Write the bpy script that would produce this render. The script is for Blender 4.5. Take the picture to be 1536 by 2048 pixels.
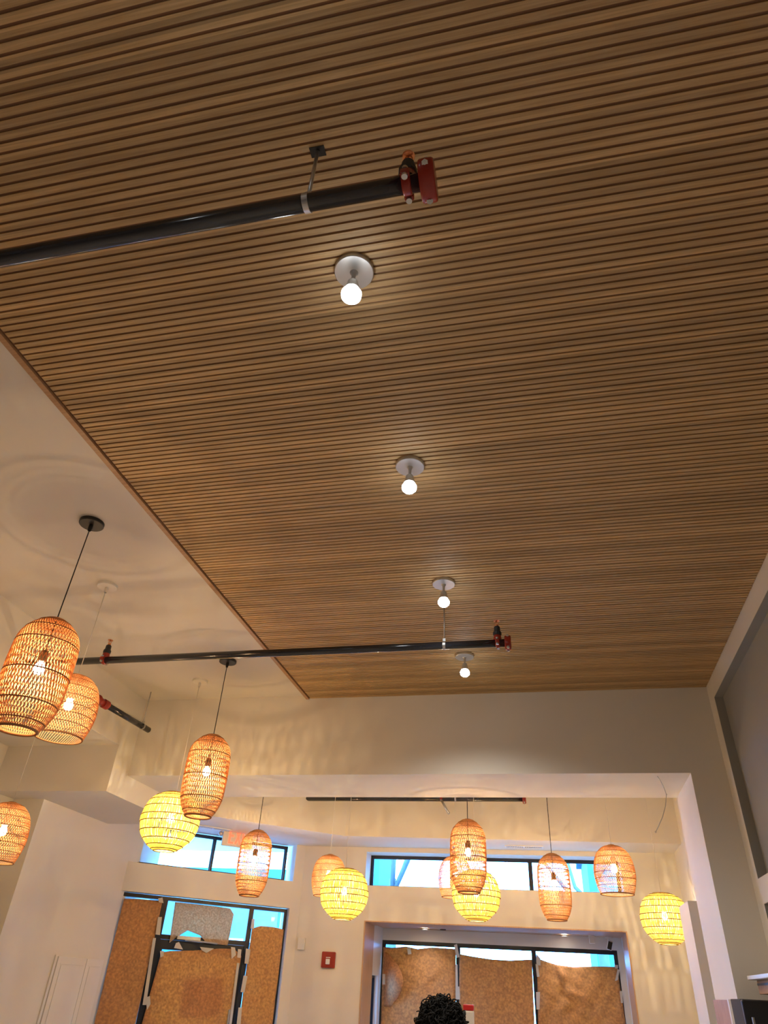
import bpy, math, random
from mathutils import Vector, Matrix

random.seed(7)
for o in list(bpy.data.objects):
    bpy.data.objects.remove(o)
SC = bpy.context.scene
COL = SC.collection

# ------------------------------------------------------------------ camera
# plan units: 1 unit = S metres, origin at the eye point; eye height CZ above the floor
S = 2.7
CZ = 1.75
FPX = 1344.9
YAW, PIT, ROL = 0.247421850, 0.616348475, 0.0603400423
RIGHT = Vector((0.9763197, 0.21066203, 0.04920728))
UP = Vector((0.08284506, -0.57420442, 0.81450966))
FWD = Vector((-0.19984129, 0.79114524, 0.5780594))
cam = bpy.data.cameras.new('camera')
cam.sensor_fit = 'HORIZONTAL'
cam.sensor_width = 36.0
cam.lens = FPX / 1536 * 36
cam.clip_start = 0.05
camo = bpy.data.objects.new('camera', cam)
COL.objects.link(camo)
m = Matrix.Identity(4)
for i in range(3):
    m[i][0] = RIGHT[i]; m[i][1] = UP[i]; m[i][2] = -FWD[i]
m[2][3] = CZ
camo.matrix_world = m
SC.camera = camo

# ------------------------------------------------------------------ exposure and light levels
SC.view_settings.view_transform = 'Standard'
SC.view_settings.look = 'None'
SC.view_settings.gamma = 1.0
SC.view_settings.use_curve_mapping = False
SC.view_settings.exposure = 0.22
SKY_STRENGTH = 25.0
SKY_COLOR = (0.12, 0.40, 1.0)
P_CAPSULE = 24.0      # watts of the bulbs
P_DOME = 12.0
P_GLOBE = 22.0
P_SPOT = 60.0
COL_WARM = (1.0, 0.66, 0.34)
COL_GLOBE = (1.0, 0.78, 0.46)
COL_SPOT = (1.0, 0.93, 0.84)

world = bpy.data.worlds.new('sky')
SC.world = world
world.use_nodes = True
bg = world.node_tree.nodes['Background']
bg.inputs[0].default_value = (*SKY_COLOR, 1)
bg.inputs[1].default_value = SKY_STRENGTH

# ------------------------------------------------------------------ helpers
def ray(x, y):
    return RIGHT * ((x - 768) / FPX) + UP * (-(y - 1024) / FPX) + FWD
def onz(x, y, h):
    d = ray(x, y); return d * (h / d.z)
def ony(x, y, Y):
    d = ray(x, y); return d * (Y / d.y)
def onx(x, y, X):
    d = ray(x, y); return d * (X / d.x)
def W(p):
    return Vector((p[0] * S, p[1] * S, p[2] * S + CZ))
FZ = -CZ / S     # floor in plan units

def mat_new(name):
    mt = bpy.data.materials.new(name); mt.use_nodes = True
    nt = mt.node_tree
    return mt, nt, nt.nodes['Principled BSDF']

def mat_simple(name, col, rough=0.6, metal=0.0, noise=0.0, scale=8.0, spec=0.5, bump=0.0, bscale=60.0):
    mt, nt, b = mat_new(name)
    b.inputs['Base Color'].default_value = (*col, 1)
    b.inputs['Roughness'].default_value = rough
    b.inputs['Metallic'].default_value = metal
    b.inputs['Specular IOR Level'].default_value = spec
    tc = nt.nodes.new('ShaderNodeTexCoord')
    if noise > 0:
        n = nt.nodes.new('ShaderNodeTexNoise'); n.inputs['Scale'].default_value = scale
        n.inputs['Detail'].default_value = 4
        nt.links.new(tc.outputs['Object'], n.inputs['Vector'])
        mx = nt.nodes.new('ShaderNodeMix'); mx.data_type = 'RGBA'
        mx.inputs[6].default_value = (*[c * (1 - noise) for c in col], 1)
        mx.inputs[7].default_value = (*[min(1, c * (1 + noise)) for c in col], 1)
        nt.links.new(n.outputs['Fac'], mx.inputs[0])
        nt.links.new(mx.outputs[2], b.inputs['Base Color'])
    if bump > 0:
        n2 = nt.nodes.new('ShaderNodeTexNoise'); n2.inputs['Scale'].default_value = bscale
        nt.links.new(tc.outputs['Object'], n2.inputs['Vector'])
        bp = nt.nodes.new('ShaderNodeBump'); bp.inputs['Strength'].default_value = bump
        bp.inputs['Distance'].default_value = 0.01
        nt.links.new(n2.outputs['Fac'], bp.inputs['Height'])
        nt.links.new(bp.outputs[0], b.inputs['Normal'])
    return mt

def mat_wood(name, c1, c2, pitch=None, stretch=(0.6, 14, 14), rough=0.5):
    """oak: grain stretched along local X; when pitch is set every slat along Y has its own tone"""
    mt, nt, b = mat_new(name)
    N, L = nt.nodes, nt.links
    tc = N.new('ShaderNodeTexCoord')
    mp = N.new('ShaderNodeMapping'); mp.inputs['Scale'].default_value = stretch
    L.new(tc.outputs['Object'], mp.inputs[0])
    n = N.new('ShaderNodeTexNoise'); n.inputs['Scale'].default_value = 3.0; n.inputs['Detail'].default_value = 8
    n.inputs['Distortion'].default_value = 1.2
    L.new(mp.outputs[0], n.inputs['Vector'])
    ramp = N.new('ShaderNodeValToRGB')
    ramp.color_ramp.elements[0].position = 0.3; ramp.color_ramp.elements[0].color = (*c1, 1)
    ramp.color_ramp.elements[1].position = 0.72; ramp.color_ramp.elements[1].color = (*c2, 1)
    L.new(n.outputs['Fac'], ramp.inputs[0])
    out = ramp.outputs[0]
    if pitch:
        sp = N.new('ShaderNodeSeparateXYZ'); L.new(tc.outputs['Object'], sp.inputs[0])
        dv = N.new('ShaderNodeMath'); dv.operation = 'DIVIDE'; dv.inputs[1].default_value = pitch
        L.new(sp.outputs['Y'], dv.inputs[0])
        fl = N.new('ShaderNodeMath'); fl.operation = 'FLOOR'; L.new(dv.outputs[0], fl.inputs[0])
        wn = N.new('ShaderNodeTexWhiteNoise'); wn.noise_dimensions = '1D'; L.new(fl.outputs[0], wn.inputs['W'])
        mr = N.new('ShaderNodeMapRange'); mr.inputs['To Min'].default_value = 0.80; mr.inputs['To Max'].default_value = 1.2
        L.new(wn.outputs['Value'], mr.inputs[0])
        ml = N.new('ShaderNodeVectorMath'); ml.operation = 'SCALE'
        L.new(out, ml.inputs[0]); L.new(mr.outputs[0], ml.inputs['Scale'])
        # cathedral figure in patches, shifted by slat
        cx = N.new('ShaderNodeCombineXYZ'); L.new(sp.outputs['X'], cx.inputs[0])
        ms = N.new('ShaderNodeMath'); ms.operation = 'MULTIPLY'; ms.inputs[1].default_value = 7.3
        L.new(fl.outputs[0], ms.inputs[0]); L.new(ms.outputs[0], cx.inputs[1])
        n3 = N.new('ShaderNodeTexNoise'); n3.inputs['Scale'].default_value = 1.1; n3.inputs['Detail'].default_value = 5
        L.new(cx.outputs[0], n3.inputs['Vector'])
        mr3 = N.new('ShaderNodeMapRange'); mr3.inputs['To Min'].default_value = 0.78; mr3.inputs['To Max'].default_value = 1.22
        L.new(n3.outputs['Fac'], mr3.inputs[0])
        ml2 = N.new('ShaderNodeVectorMath'); ml2.operation = 'SCALE'
        L.new(ml.outputs[0], ml2.inputs[0]); L.new(mr3.outputs[0], ml2.inputs['Scale'])
        out = ml2.outputs[0]
    L.new(out, b.inputs['Base Color'])
    b.inputs['Roughness'].default_value = rough
    return mt

def mat_translucent(name, col, tcol, mix=0.5, noise=0.0, scale=30.0, col2=None, rough_gloss=0.0):
    mt, nt, b = mat_new(name)
    N, L = nt.nodes, nt.links
    N.remove(b)
    out = N['Material Output']
    d = N.new('ShaderNodeBsdfDiffuse'); t = N.new('ShaderNodeBsdfTranslucent')
    d.inputs[0].default_value = (*col, 1); t.inputs[0].default_value = (*tcol, 1)
    mx = N.new('ShaderNodeMixShader'); mx.inputs[0].default_value = mix
    L.new(d.outputs[0], mx.inputs[1]); L.new(t.outputs[0], mx.inputs[2])
    L.new(mx.outputs[0], out.inputs[0])
    if noise > 0:
        tc = N.new('ShaderNodeTexCoord')
        n = N.new('ShaderNodeTexNoise'); n.inputs['Scale'].default_value = scale; n.inputs['Detail'].default_value = 6
        L.new(tc.outputs['Object'], n.inputs['Vector'])
        rp = N.new('ShaderNodeValToRGB')
        rp.color_ramp.elements[0].position = 0.36; rp.color_ramp.elements[1].position = 0.66
        rp.color_ramp.elements[0].color = (*[c * (1 - noise) for c in tcol], 1)
        rp.color_ramp.elements[1].color = (*[min(1, c * (1 + noise)) for c in tcol], 1)
        L.new(n.outputs['Fac'], rp.inputs[0]); L.new(rp.outputs[0], t.inputs[0])
        rp2 = N.new('ShaderNodeValToRGB')
        rp2.color_ramp.elements[0].color = (*[c * (1 - noise * .5) for c in col], 1)
        rp2.color_ramp.elements[1].color = (*[min(1, c * (1 + noise * .5)) for c in col], 1)
        L.new(n.outputs['Fac'], rp2.inputs[0]); L.new(rp2.outputs[0], d.inputs[0])
    return mt

def mat_emit(name, col, strength):
    mt, nt, b = mat_new(name)
    b.inputs['Base Color'].default_value = (0.8, 0.8, 0.8, 1)
    b.inputs['Emission Color'].default_value = (*col, 1)
    b.inputs['Emission Strength'].default_value = strength
    return mt

def mat_glass(name):
    mt, nt, b = mat_new(name)
    N, L = nt.nodes, nt.links
    N.remove(b)
    tr = N.new('ShaderNodeBsdfTransparent'); tr.inputs[0].default_value = (0.93, 0.98, 1.0, 1)
    gl = N.new('ShaderNodeBsdfGlossy'); gl.inputs['Roughness'].default_value = 0.02
    fr = N.new('ShaderNodeFresnel'); fr.inputs[0].default_value = 1.35
    mx = N.new('ShaderNodeMixShader')
    L.new(fr.outputs[0], mx.inputs[0]); L.new(tr.outputs[0], mx.inputs[1]); L.new(gl.outputs[0], mx.inputs[2])
    L.new(mx.outputs[0], N['Material Output'].inputs[0])
    return mt

M = {}
M['paint'] = mat_simple('wall paint', (0.74, 0.70, 0.62), 0.7, noise=0.02, scale=3, bump=0.03, bscale=90)
M['paint_panel'] = mat_simple('grey panel paint', (0.30, 0.295, 0.27), 0.6, noise=0.02)
M['plaster'] = mat_simple('ceiling plaster', (0.74, 0.70, 0.62), 0.65, noise=0.03, scale=2.5, bump=0.05, bscale=14)
M['white_paint'] = mat_simple('white semi gloss paint', (0.78, 0.75, 0.70), 0.4, noise=0.02)
M['floor'] = mat_simple('concrete floor', (0.40, 0.34, 0.28), 0.6, noise=0.15, scale=2)
M['slat'] = mat_wood('oak slats', (0.44, 0.280, 0.120), (0.62, 0.42, 0.205), pitch=0.0389, stretch=(0.9, 30, 30), rough=0.6)
M['groove'] = mat_wood('stained oak groove', (0.25, 0.125, 0.065), (0.30, 0.16, 0.085), rough=0.6)
M['trimwood'] = mat_wood('oak edge trim', (0.40, 0.22, 0.10), (0.52, 0.31, 0.16))
M['portalwood'] = mat_wood('oak portal lining', (0.50, 0.29, 0.15), (0.62, 0.40, 0.23), stretch=(20, 20, 1.0))
M['woodclad'] = mat_wood('rough oak cladding', (0.36, 0.19, 0.09), (0.55, 0.32, 0.16), stretch=(14, 14, 1.2))
M['black_metal'] = mat_simple('black painted steel', (0.020, 0.022, 0.030), 0.16, noise=0.2, spec=0.8)
M['black_frame'] = mat_simple('black aluminium frame', (0.010, 0.012, 0.018), 0.35, noise=0.1)
M['red'] = mat_simple('red enamel', (0.30, 0.026, 0.014), 0.25, noise=0.15, scale=20)
M['steel'] = mat_simple('galvanised steel', (0.55, 0.56, 0.56), 0.35, metal=0.9, noise=0.1, scale=30)
M['nickel'] = mat_simple('brushed nickel', (0.55, 0.53, 0.50), 0.35, metal=0.75, noise=0.05, scale=30)
M['copper'] = mat_simple('copper', (0.72, 0.30, 0.12), 0.3, metal=0.85)
M['reducer'] = mat_simple('black malleable iron', (0.02, 0.02, 0.022), 0.55, noise=0.3, scale=60)
M['rattan'] = mat_translucent('bamboo strips', (0.68, 0.40, 0.20), (0.68, 0.30, 0.08), 0.18, noise=0.18, scale=25)
M['rattan_ring'] = mat_translucent('rattan hoop', (0.42, 0.22, 0.11), (0.30, 0.12, 0.05), 0.15)
M['rattan_dome'] = mat_translucent('fine bamboo strips', (0.70, 0.43, 0.22), (0.76, 0.36, 0.10), 0.26, noise=0.15, scale=25)
M['seagrass'] = mat_translucent('pale woven rope', (0.92, 0.80, 0.46), (0.98, 0.78, 0.34), 0.50, noise=0.25, scale=14)
M['seagrass_ring'] = mat_translucent('rope hoop', (0.30, 0.19, 0.06), (0.2, 0.12, 0.03), 0.1)
M['cord_black'] = mat_simple('black cord', (0.012, 0.012, 0.012), 0.6, noise=0.1)
M['cord_white'] = mat_simple('white cord', (0.75, 0.72, 0.66), 0.6, noise=0.05)
M['canopy_black'] = mat_simple('black canopy', (0.015, 0.014, 0.013), 0.4, noise=0.1)
M['canopy_white'] = mat_simple('white canopy', (0.78, 0.75, 0.68), 0.5, noise=0.02)
def mat_bulb(name, col, strength):      # clear glowing bulb glass round the filament
    mt, nt, b = mat_new(name)
    N, L = nt.nodes, nt.links; N.remove(b)
    tr = N.new('ShaderNodeBsdfTransparent'); em = N.new('ShaderNodeEmission'); ad = N.new('ShaderNodeAddShader')
    em.inputs[0].default_value = (*col, 1); em.inputs[1].default_value = strength
    L.new(tr.outputs[0], ad.inputs[0]); L.new(em.outputs[0], ad.inputs[1]); L.new(ad.outputs[0], N['Material Output'].inputs[0])
    return mt
M['bulb_capsule'] = mat_bulb('lit bulb warm', (1.0, .8, .55), 12)
M['bulb_dome'] = mat_bulb('lit bulb warm dome', (1.0, .8, .55), 12)
M['bulb_globe'] = mat_bulb('lit bulb globe', (1.0, .9, .7), 12)
M['bulb_spot'] = mat_emit('lit led bulb', (0.90, 0.96, 1.0), 20)
M['downlight'] = mat_emit('lit downlight', (1.0, 0.95, 0.88), 25)
M['glass'] = mat_glass('window glass')
M['kraft'] = mat_translucent('brown kraft paper', (0.64, 0.34, 0.16), (0.95, 0.31, 0.085), 0.34, noise=0.5, scale=34)  # noise paints bright sunlit flecks into the paper colours
M['kraft_light'] = mat_translucent('thin buff paper', (0.56, 0.40, 0.25), (0.85, 0.55, 0.36), 0.35, noise=0.35, scale=50)
M['tape'] = mat_translucent('masking tape', (0.74, 0.70, 0.62), (0.6, 0.58, 0.55), 0.2)
M['exit_white'] = mat_simple('exit sign housing', (0.72, 0.66, 0.58), 0.5, noise=0.02)
M['exit_red'] = mat_emit('lit exit letters', (1.0, 0.09, 0.04), 2.6); M['exit_red'].node_tree.nodes['Principled BSDF'].inputs['Base Color'].default_value = (.5, .02, .01, 1)
M['plastic_white'] = mat_simple('white plastic', (0.75, 0.73, 0.68), 0.4, noise=0.02)
M['plastic_black'] = mat_simple('black plastic', (0.01, 0.01, 0.012), 0.3, noise=0.1)
M['lens'] = mat_simple('clear strobe lens', (0.75, 0.75, 0.74), 0.15, noise=0.05)
M['hair'] = mat_simple('black curly hair', (0.010, 0.009, 0.008), 0.75, noise=0.4, scale=60, spec=0.15)
M['skin'] = mat_simple('skin', (0.42, 0.24, 0.15), 0.5, noise=0.05)
M['shirt'] = mat_simple('dark shirt', (0.03, 0.035, 0.05), 0.85, noise=0.1)
M['jeans'] = mat_simple('blue jeans', (0.05, 0.07, 0.12), 0.85, noise=0.15, scale=30)
M['red_cap'] = mat_simple('red cap', (0.55, 0.02, 0.02), 0.4, noise=0.05)
M['fridge_side'] = mat_simple('dark brown side panel', (0.055, 0.045, 0.035), 0.9, noise=0.1)
M['asphalt'] = mat_simple('street asphalt', (0.10, 0.11, 0.12), 0.9, noise=0.2, scale=3)
M['facade'] = mat_simple('pale facade', (0.05, 0.16, 0.18), 0.8, noise=0.12, scale=1.5)
M['facade_glass'] = mat_simple('facade window glass', (0.12, 0.18, 0.22), 0.1, noise=0.1)
M['bark'] = mat_simple('bark', (0.10, 0.11, 0.11), 0.9, noise=0.3, scale=10)

class MB:
    def __init__(s): s.v = []; s.f = []; s.mi = []
    def add(s, vs, fs, mi=0):
        o = len(s.v); s.v += [tuple(v) for v in vs]
        s.f += [tuple(i + o for i in f) for f in fs]; s.mi += [mi] * len(fs)
    def box(s, x0, x1, y0, y1, z0, z1, mi=0, T=None):
        vs = [Vector((x, y, z)) for z in (z0, z1) for y in (y0, y1) for x in (x0, x1)]
        if T: vs = [T @ v for v in vs]
        s.add(vs, [(0, 2, 3, 1), (4, 5, 7, 6), (0, 1, 5, 4), (2, 6, 7, 3), (0, 4, 6, 2), (1, 3, 7, 5)], mi)
    def prism(s, poly, z0, z1, mi=0):
        n = len(poly)
        vs = [(p[0], p[1], z0) for p in poly] + [(p[0], p[1], z1) for p in poly]
        fs = [tuple(range(n - 1, -1, -1)), tuple(range(n, 2 * n))] + [(i, (i + 1) % n, (i + 1) % n + n, i + n) for i in range(n)]
        s.add(vs, fs, mi)
    def tube(s, pts, r, n=12, cap=True, mi=0):
        pts = [Vector(p) for p in pts]
        rs = r if isinstance(r, (list, tuple)) else [r] * len(pts)
        vs = []; up = None
        for i, p in enumerate(pts):
            a = pts[max(0, i - 1)]; b = pts[min(len(pts) - 1, i + 1)]
            t = (b - a).normalized()
            if up is None: up = Vector((0, 0, 1)) if abs(t.z) < 0.9 else Vector((1, 0, 0))
            u = (up - t * up.dot(t)).normalized(); w = t.cross(u); up = u
            for k in range(n):
                an = 2 * math.pi * k / n
                vs.append(p + (u * math.cos(an) + w * math.sin(an)) * rs[i])
        fs = []
        for i in range(len(pts) - 1):
            for k in range(n):
                k2 = (k + 1) % n
                fs.append((i * n + k, i * n + k2, (i + 1) * n + k2, (i + 1) * n + k))
        if cap:
            fs.append(tuple(range(n - 1, -1, -1)))
            fs.append(tuple((len(pts) - 1) * n + k for k in range(n)))
        s.add(vs, fs, mi)
    def lathe(s, prof, n=32, T=None, mi=0, closed=False):
        """prof: list of (r, z)"""
        vs = []; fs = []
        for r, z in prof:
            for k in range(n):
                an = 2 * math.pi * k / n
                v = Vector((r * math.cos(an), r * math.sin(an), z))
                vs.append(T @ v if T else v)
        m_ = len(prof)
        for i in range(m_ - 1 + (1 if closed else 0)):
            j = (i + 1) % m_
            for k in range(n):
                k2 = (k + 1) % n
                fs.append((i * n + k, i * n + k2, j * n + k2, j * n + k))
        s.add(vs, fs, mi)
    def sphere(s, c, r, n=16, sc=(1, 1, 1), mi=0):
        h = n // 2
        prof = [(max(1e-4, math.sin(math.pi * i / h)) , -math.cos(math.pi * i / h)) for i in range(h + 1)]
        T = Matrix.Translation(Vector(c)) @ Matrix.Diagonal((r * sc[0], r * sc[1], r * sc[2], 1))
        s.lathe(prof, n, T, mi)
    def torus(s, c, R, r, n=40, k=8, T=None, mi=0):
        c = Vector(c)
        prof = [(R + r * math.cos(2 * math.pi * i / k), c.z + r * math.sin(2 * math.pi * i / k)) for i in range(k)]
        T2 = Matrix.Translation((c.x, c.y, 0))
        s.lathe(prof, n, (T @ T2) if T else T2, mi, closed=True)
    def build(s, name, mats, parent=None, smooth=False, bevel=0.0, loc=None):
        me = bpy.data.meshes.new(name)
        me.from_pydata(s.v, [], s.f)
        if not isinstance(mats, (list, tuple)): mats = [mats]
        for mt in mats: me.materials.append(mt)
        for p, i in zip(me.polygons, s.mi):
            p.material_index = i; p.use_smooth = smooth
        me.update()
        o = bpy.data.objects.new(name, me)
        COL.objects.link(o)
        if parent: o.parent = parent
        if loc: o.location = loc
        if bevel > 0:
            bv = o.modifiers.new('bevel', 'BEVEL'); bv.width = bevel; bv.segments = 2
            bv.limit_method = 'ANGLE'
        return o

def tag(o, label=None, cat=None, group=None, kind=None):
    if label: o['label'] = label
    if cat: o['category'] = cat
    if group: o['group'] = group
    if kind: o['kind'] = kind
    return o
def empty(name, loc=(0, 0, 0), rz=0.0):
    o = bpy.data.objects.new(name, None); COL.objects.link(o)
    o.location = loc; o.rotation_euler.z = rz; o.empty_display_size = 0.1
    return o
def copy_tree(o, parent=None):
    c = o.copy(); COL.objects.link(c); c.parent = parent
    for ch in [x for x in bpy.data.objects if x.parent == o and x != c]:
        copy_tree(ch, c)
    return c
def ubox(mb, x0, x1, y0, y1, z0, z1, mi=0):
    mb.box(x0 * S, x1 * S, y0 * S, y1 * S, z0 * S + CZ, z1 * S + CZ, mi)
def struct(name, mb, mt, label=None, cat=None, smooth=False, bevel=0.0, parent=None):
    o = mb.build(name, mt, parent, smooth=smooth, bevel=bevel)
    if parent is None: tag(o, label, cat, kind='structure')
    return o

class Frame:
    """vertical plane: origin A (plan), direction to B; u along, v outward (away from room), z up"""
    def __init__(s, A, B):
        s.A = Vector((A[0], A[1], 0)); d = Vector((B[0] - A[0], B[1] - A[1], 0)); s.len = d.length
        s.t = d.normalized(); s.n = Vector((-s.t.y, s.t.x, 0))
    def P(s, u, v, z):                  # plan units -> world metres
        return W(s.A + s.t * u + s.n * v + Vector((0, 0, z)))
    def px(s, x, y, v=0.0):             # pixel -> (u, z) on the plane offset v
        d = ray(x, y); k = s.n.dot(s.A + s.n * v) / s.n.dot(d); p = d * k
        return (p - s.A).dot(s.t), p.z
    def box(s, mb, u0, u1, v0, v1, z0, z1, mi=0):
        vs = [s.P(u, v, z) for z in (z0, z1) for v in (v0, v1) for u in (u0, u1)]
        mb.add(vs, [(0, 2, 3, 1), (4, 5, 7, 6), (0, 1, 5, 4), (2, 6, 7, 3), (0, 4, 6, 2), (1, 3, 7, 5)], mi)
    def wall(s, mb, u0, u1, v0, v1, z0, z1, holes):
        us = sorted({u0, u1, *[h[0] for h in holes], *[h[1] for h in holes]})
        zs = sorted({z0, z1, *[h[2] for h in holes], *[h[3] for h in holes]})
        us = [u for u in us if u0 <= u <= u1]; zs = [z for z in zs if z0 <= z <= z1]
        for i in range(len(us) - 1):
            for j in range(len(zs) - 1):
                uc = (us[i] + us[i + 1]) / 2; zc = (zs[j] + zs[j + 1]) / 2
                if any(h[0] < uc < h[1] and h[2] < zc < h[3] for h in holes): continue
                s.box(mb, us[i], us[i + 1], v0, v1, zs[j], zs[j + 1])

# ------------------------------------------------------------------ the room
XL, XR, YB, YR = -1.718, 0.629, 2.657, 3.03      # bulkhead face, right wall, beam front, beam rear
ZSO = 0.652                                      # soffit in front of the windows
mb = MB(); ubox(mb, -2.32, 0.75, -2.6, 4.75, FZ - .05, FZ)
struct('floor', mb, M['floor'], 'warm grey concrete floor of the dining room', 'floor')
mb = MB(); ubox(mb, -2.32, 0.75, -2.6, 4.3, 1.006, 1.06)
struct('ceiling', mb, M['plaster'], 'cream plaster ceiling left of the slatted wood', 'ceiling')

# slatted oak ceiling field
PITCH = 0.0144; XT = -0.948
mb = MB()
ubox(mb, XT, XR, -2.6, YB, 0.9966, 1.006, 1)
y = YB - 0.0005; k = 0
while y > -2.55:
    y1 = y; y0 = y - 0.0103
    ubox(mb, XT + 0.004, XR - 0.0006 - 0.0012 * random.random(), y0, y1, 0.9935 + random.uniform(-.0003, .0003), 0.9965, 0)
    y -= PITCH
struct('ceiling_slats', mb, [M['slat'], M['groove']], 'slatted oak wood ceiling field with dark grooves', 'ceiling', bevel=0.0)
mb = MB(); ubox(mb, XT - 0.0150, XT - 0.0018, -2.6, YB, 0.990, 1.006)
struct('trim_1', mb, M['trimwood'], 'thin oak edge strip between slatted ceiling and cream plaster', 'trim')

# right wall with two grey recessed panels
fr = Frame((XR, -2.6), (XR, 4.2))       # u = Y + 2.6 ; outward normal is -X, so use negative v for outside
mb = MB()
U = lambda yy: yy + 2.6
fr.wall(mb, 0, U(YB + 0.01), -0.03, 0, FZ, 1.03, [(U(0.9), U(2.579), 0.340, 0.926), (U(0.9), U(2.579), -0.40, 0.272)])
fr.box(mb, U(YB + 0.01), U(4.2), -0.08, 0, FZ, 1.03)
struct('wall_right', mb, M['paint'], 'right wall with two large recessed grey panels', 'wall')
mb = MB(); fr.box(mb, 0, U(YB + 0.01), -0.10, -0.0301, FZ, 1.03)
fr.box(mb, U(0.9) + .0003, U(2.579) - .0003, -0.031, -0.0299, 0.3403, 0.9257)
struct('wall_right_panel', mb, M['paint_panel'], 'grey back surface of the recessed wall panels on the right', 'wall')
mb = MB()                               # thin grey reveals of the recesses
for z0, z1 in ((0.340, 0.926), (-0.40, 0.272)):
    fr.box(mb, U(2.579) - .0012, U(2.579), -.03, -.0005, z0, z1)
    fr.box(mb, U(0.9), U(2.579) - .0012, -.03, -.0005, z1 - .0012, z1)
struct('trim_2', mb, M['paint_panel'], 'dark grey edge returns of the right wall recesses', 'trim')

# wall with the wide opening (beam + right pier)
mb = MB()
ubox(mb, XL - .01, 0.511, YB, YR, 0.681, 1.03)
ubox(mb, 0.511, XR + .02, YB, YR, 0.028, 1.03)
ubox(mb, 0.5115, XR + .02, YB + .001, YR - .001, FZ, 0.028)
struct('wall_front', mb, M['paint'], 'cream header wall and pier framing the opening to the window alcove', 'wall')
mb = MB(); ubox(mb, 0.503, 0.5110, 2.775, YR + .002, FZ, 0.026)
struct('trim_3', mb, M['woodclad'], 'rough wood cladding on the pier below the cream paint', 'trim')
mb = MB(); ubox(mb, 0.502, 0.5112, 2.752, 2.774, FZ, 0.027)
struct('trim_4', mb, M['white_paint'], 'narrow white edge strip beside the wood cladding', 'trim')
# low pilaster in the alcove behind the pier
mb = MB(); ubox(mb, 0.500, XR - .001, 3.16, 3.4, FZ, 0.336)
struct('wall_pilaster', mb, M['paint'], 'half height boxed pilaster behind the pier at right', 'wall')

# left bulkheads
mb = MB()
ubox(mb, -2.32, XL, -2.6, 2.54, 0.775, 1.03)
struct('wall_bulkhead', mb, M['paint'], 'upper left bulkhead over the side aisle', 'wall')
mb = MB()
ubox(mb, -2.32, XL, 2.54, 3.19, 0.592, 1.03)
struct('wall_bulkhead_low', mb, M['paint'], 'lower boxed beam at left in front of the entrance', 'wall')
mb = MB(); ubox(mb, -2.35, -2.25, -2.6, 2.69, FZ, 0.80)
struct('wall_left', mb, M['paint'], 'left wall of the side aisle', 'wall')
mb = MB(); ubox(mb, -2.36, -2.10, 2.68, 3.75, FZ, 0.70)
struct('wall_left_entry', mb, M['paint'], 'side wall beside the entrance door', 'wall')
mb = MB(); ubox(mb, -2.4, 0.75, -2.68, -2.6, FZ, 1.03)
struct('wall_back', mb, M['paint'], 'rear wall behind the viewer', 'wall')

# soffit block above windows, with the tan front face
mb = MB()
poly = [(-1.718, 3.19), (-1.615, 3.295), (-1.057, 3.766), (0.64, 3.85), (0.64, 4.32), (-2.32, 4.32), (-2.32, 3.19)]
mb.prism([(p[0] * S, p[1] * S) for p in poly], ZSO * S + CZ, 1.03 * S + CZ)
struct('ceiling_soffit', mb, M['paint'], 'dropped soffit along the clerestory windows', 'ceiling')

# angled entrance wall
K = (-1.377, 4.089)
A1 = (-2.1, 3.45)
F1 = Frame(A1, K)
V2, V3 = 0.065, 0.024
ur = F1.px(594, 1692, 0)[0]; ud = ur - 0.002
zsill = F1.px(430, 1742, 0)[1] - 0.004
zdoor = F1.px(430, 1802, 0)[1] + 0.003
mb = MB()
F1.wall(mb, -0.15, F1.len + 0.02, 0.0, 0.12, FZ, ZSO, [(-0.3, ur, zsill, 0.8), (-0.3, ud, -2, zdoor)])
struct('wall_entry', mb, M['paint'], 'angled wall holding the papered entrance and the window above', 'wall')

# far wall
F2 = Frame(K, (0.64, 4.12))
def u2(x): return (x - K[0]) / F2.t.x
mb = MB()
CL = (u2(-1.015), u2(0.352), 0.462, 0.629)
BY = (u2(-1.006), u2(0.340), -2, 0.295)
F2.wall(mb, -0.03, F2.len + .02, 0.0, 0.15, FZ, ZSO, [CL, BY])
struct('wall_far', mb, M['paint'], 'far wall with clerestory window and wood lined bay opening', 'wall')

# bay beyond the far wall
YP = 4.57
mb = MB()
ubox(mb, -1.10, 0.44, 4.25, YP + .05, 0.296, 0.36)
struct('ceiling_bay', mb, M['portalwood'], 'wood ceiling of the window bay with two downlights', 'ceiling')
mb = MB()
ubox(mb, -1.10, -1.0075, 4.25, YP + .05, 0.06, 0.296)
ubox(mb, -1.10, -1.0075, 4.25, 4.335, FZ, 0.06); ubox(mb, -1.10, -1.0075, 4.50, YP + .05, FZ, 0.06)
ubox(mb, -1.10, -1.0075, 4.335, 4.50, FZ, -.5)
ubox(mb, 0.3415, 0.44, 4.25, YP + .05, FZ, 0.296)
FB = Frame((-1.02, YP), (0.36, YP))
FB.wall(mb, 0, 1.38, 0, 0.05, FZ, 0.2955, [(0.011, 1.331, -0.5, 0.236)])
struct('wall_bay', mb, M['white_paint'], 'white painted walls inside the window bay', 'wall')
mb = MB()
F2.box(mb, u2(-1.006), u2(-1.0), -0.004, 0.235, FZ, 0.295)
F2.box(mb, u2(0.334), u2(0.340), -0.004, 0.235, FZ, 0.295)
F2.box(mb, u2(-1.0), u2(0.334), -0.004, 0.235, 0.2905, 0.2955)
struct('trim_5', mb, M['portalwood'], 'oak lining framing the window bay opening', 'trim')
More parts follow.
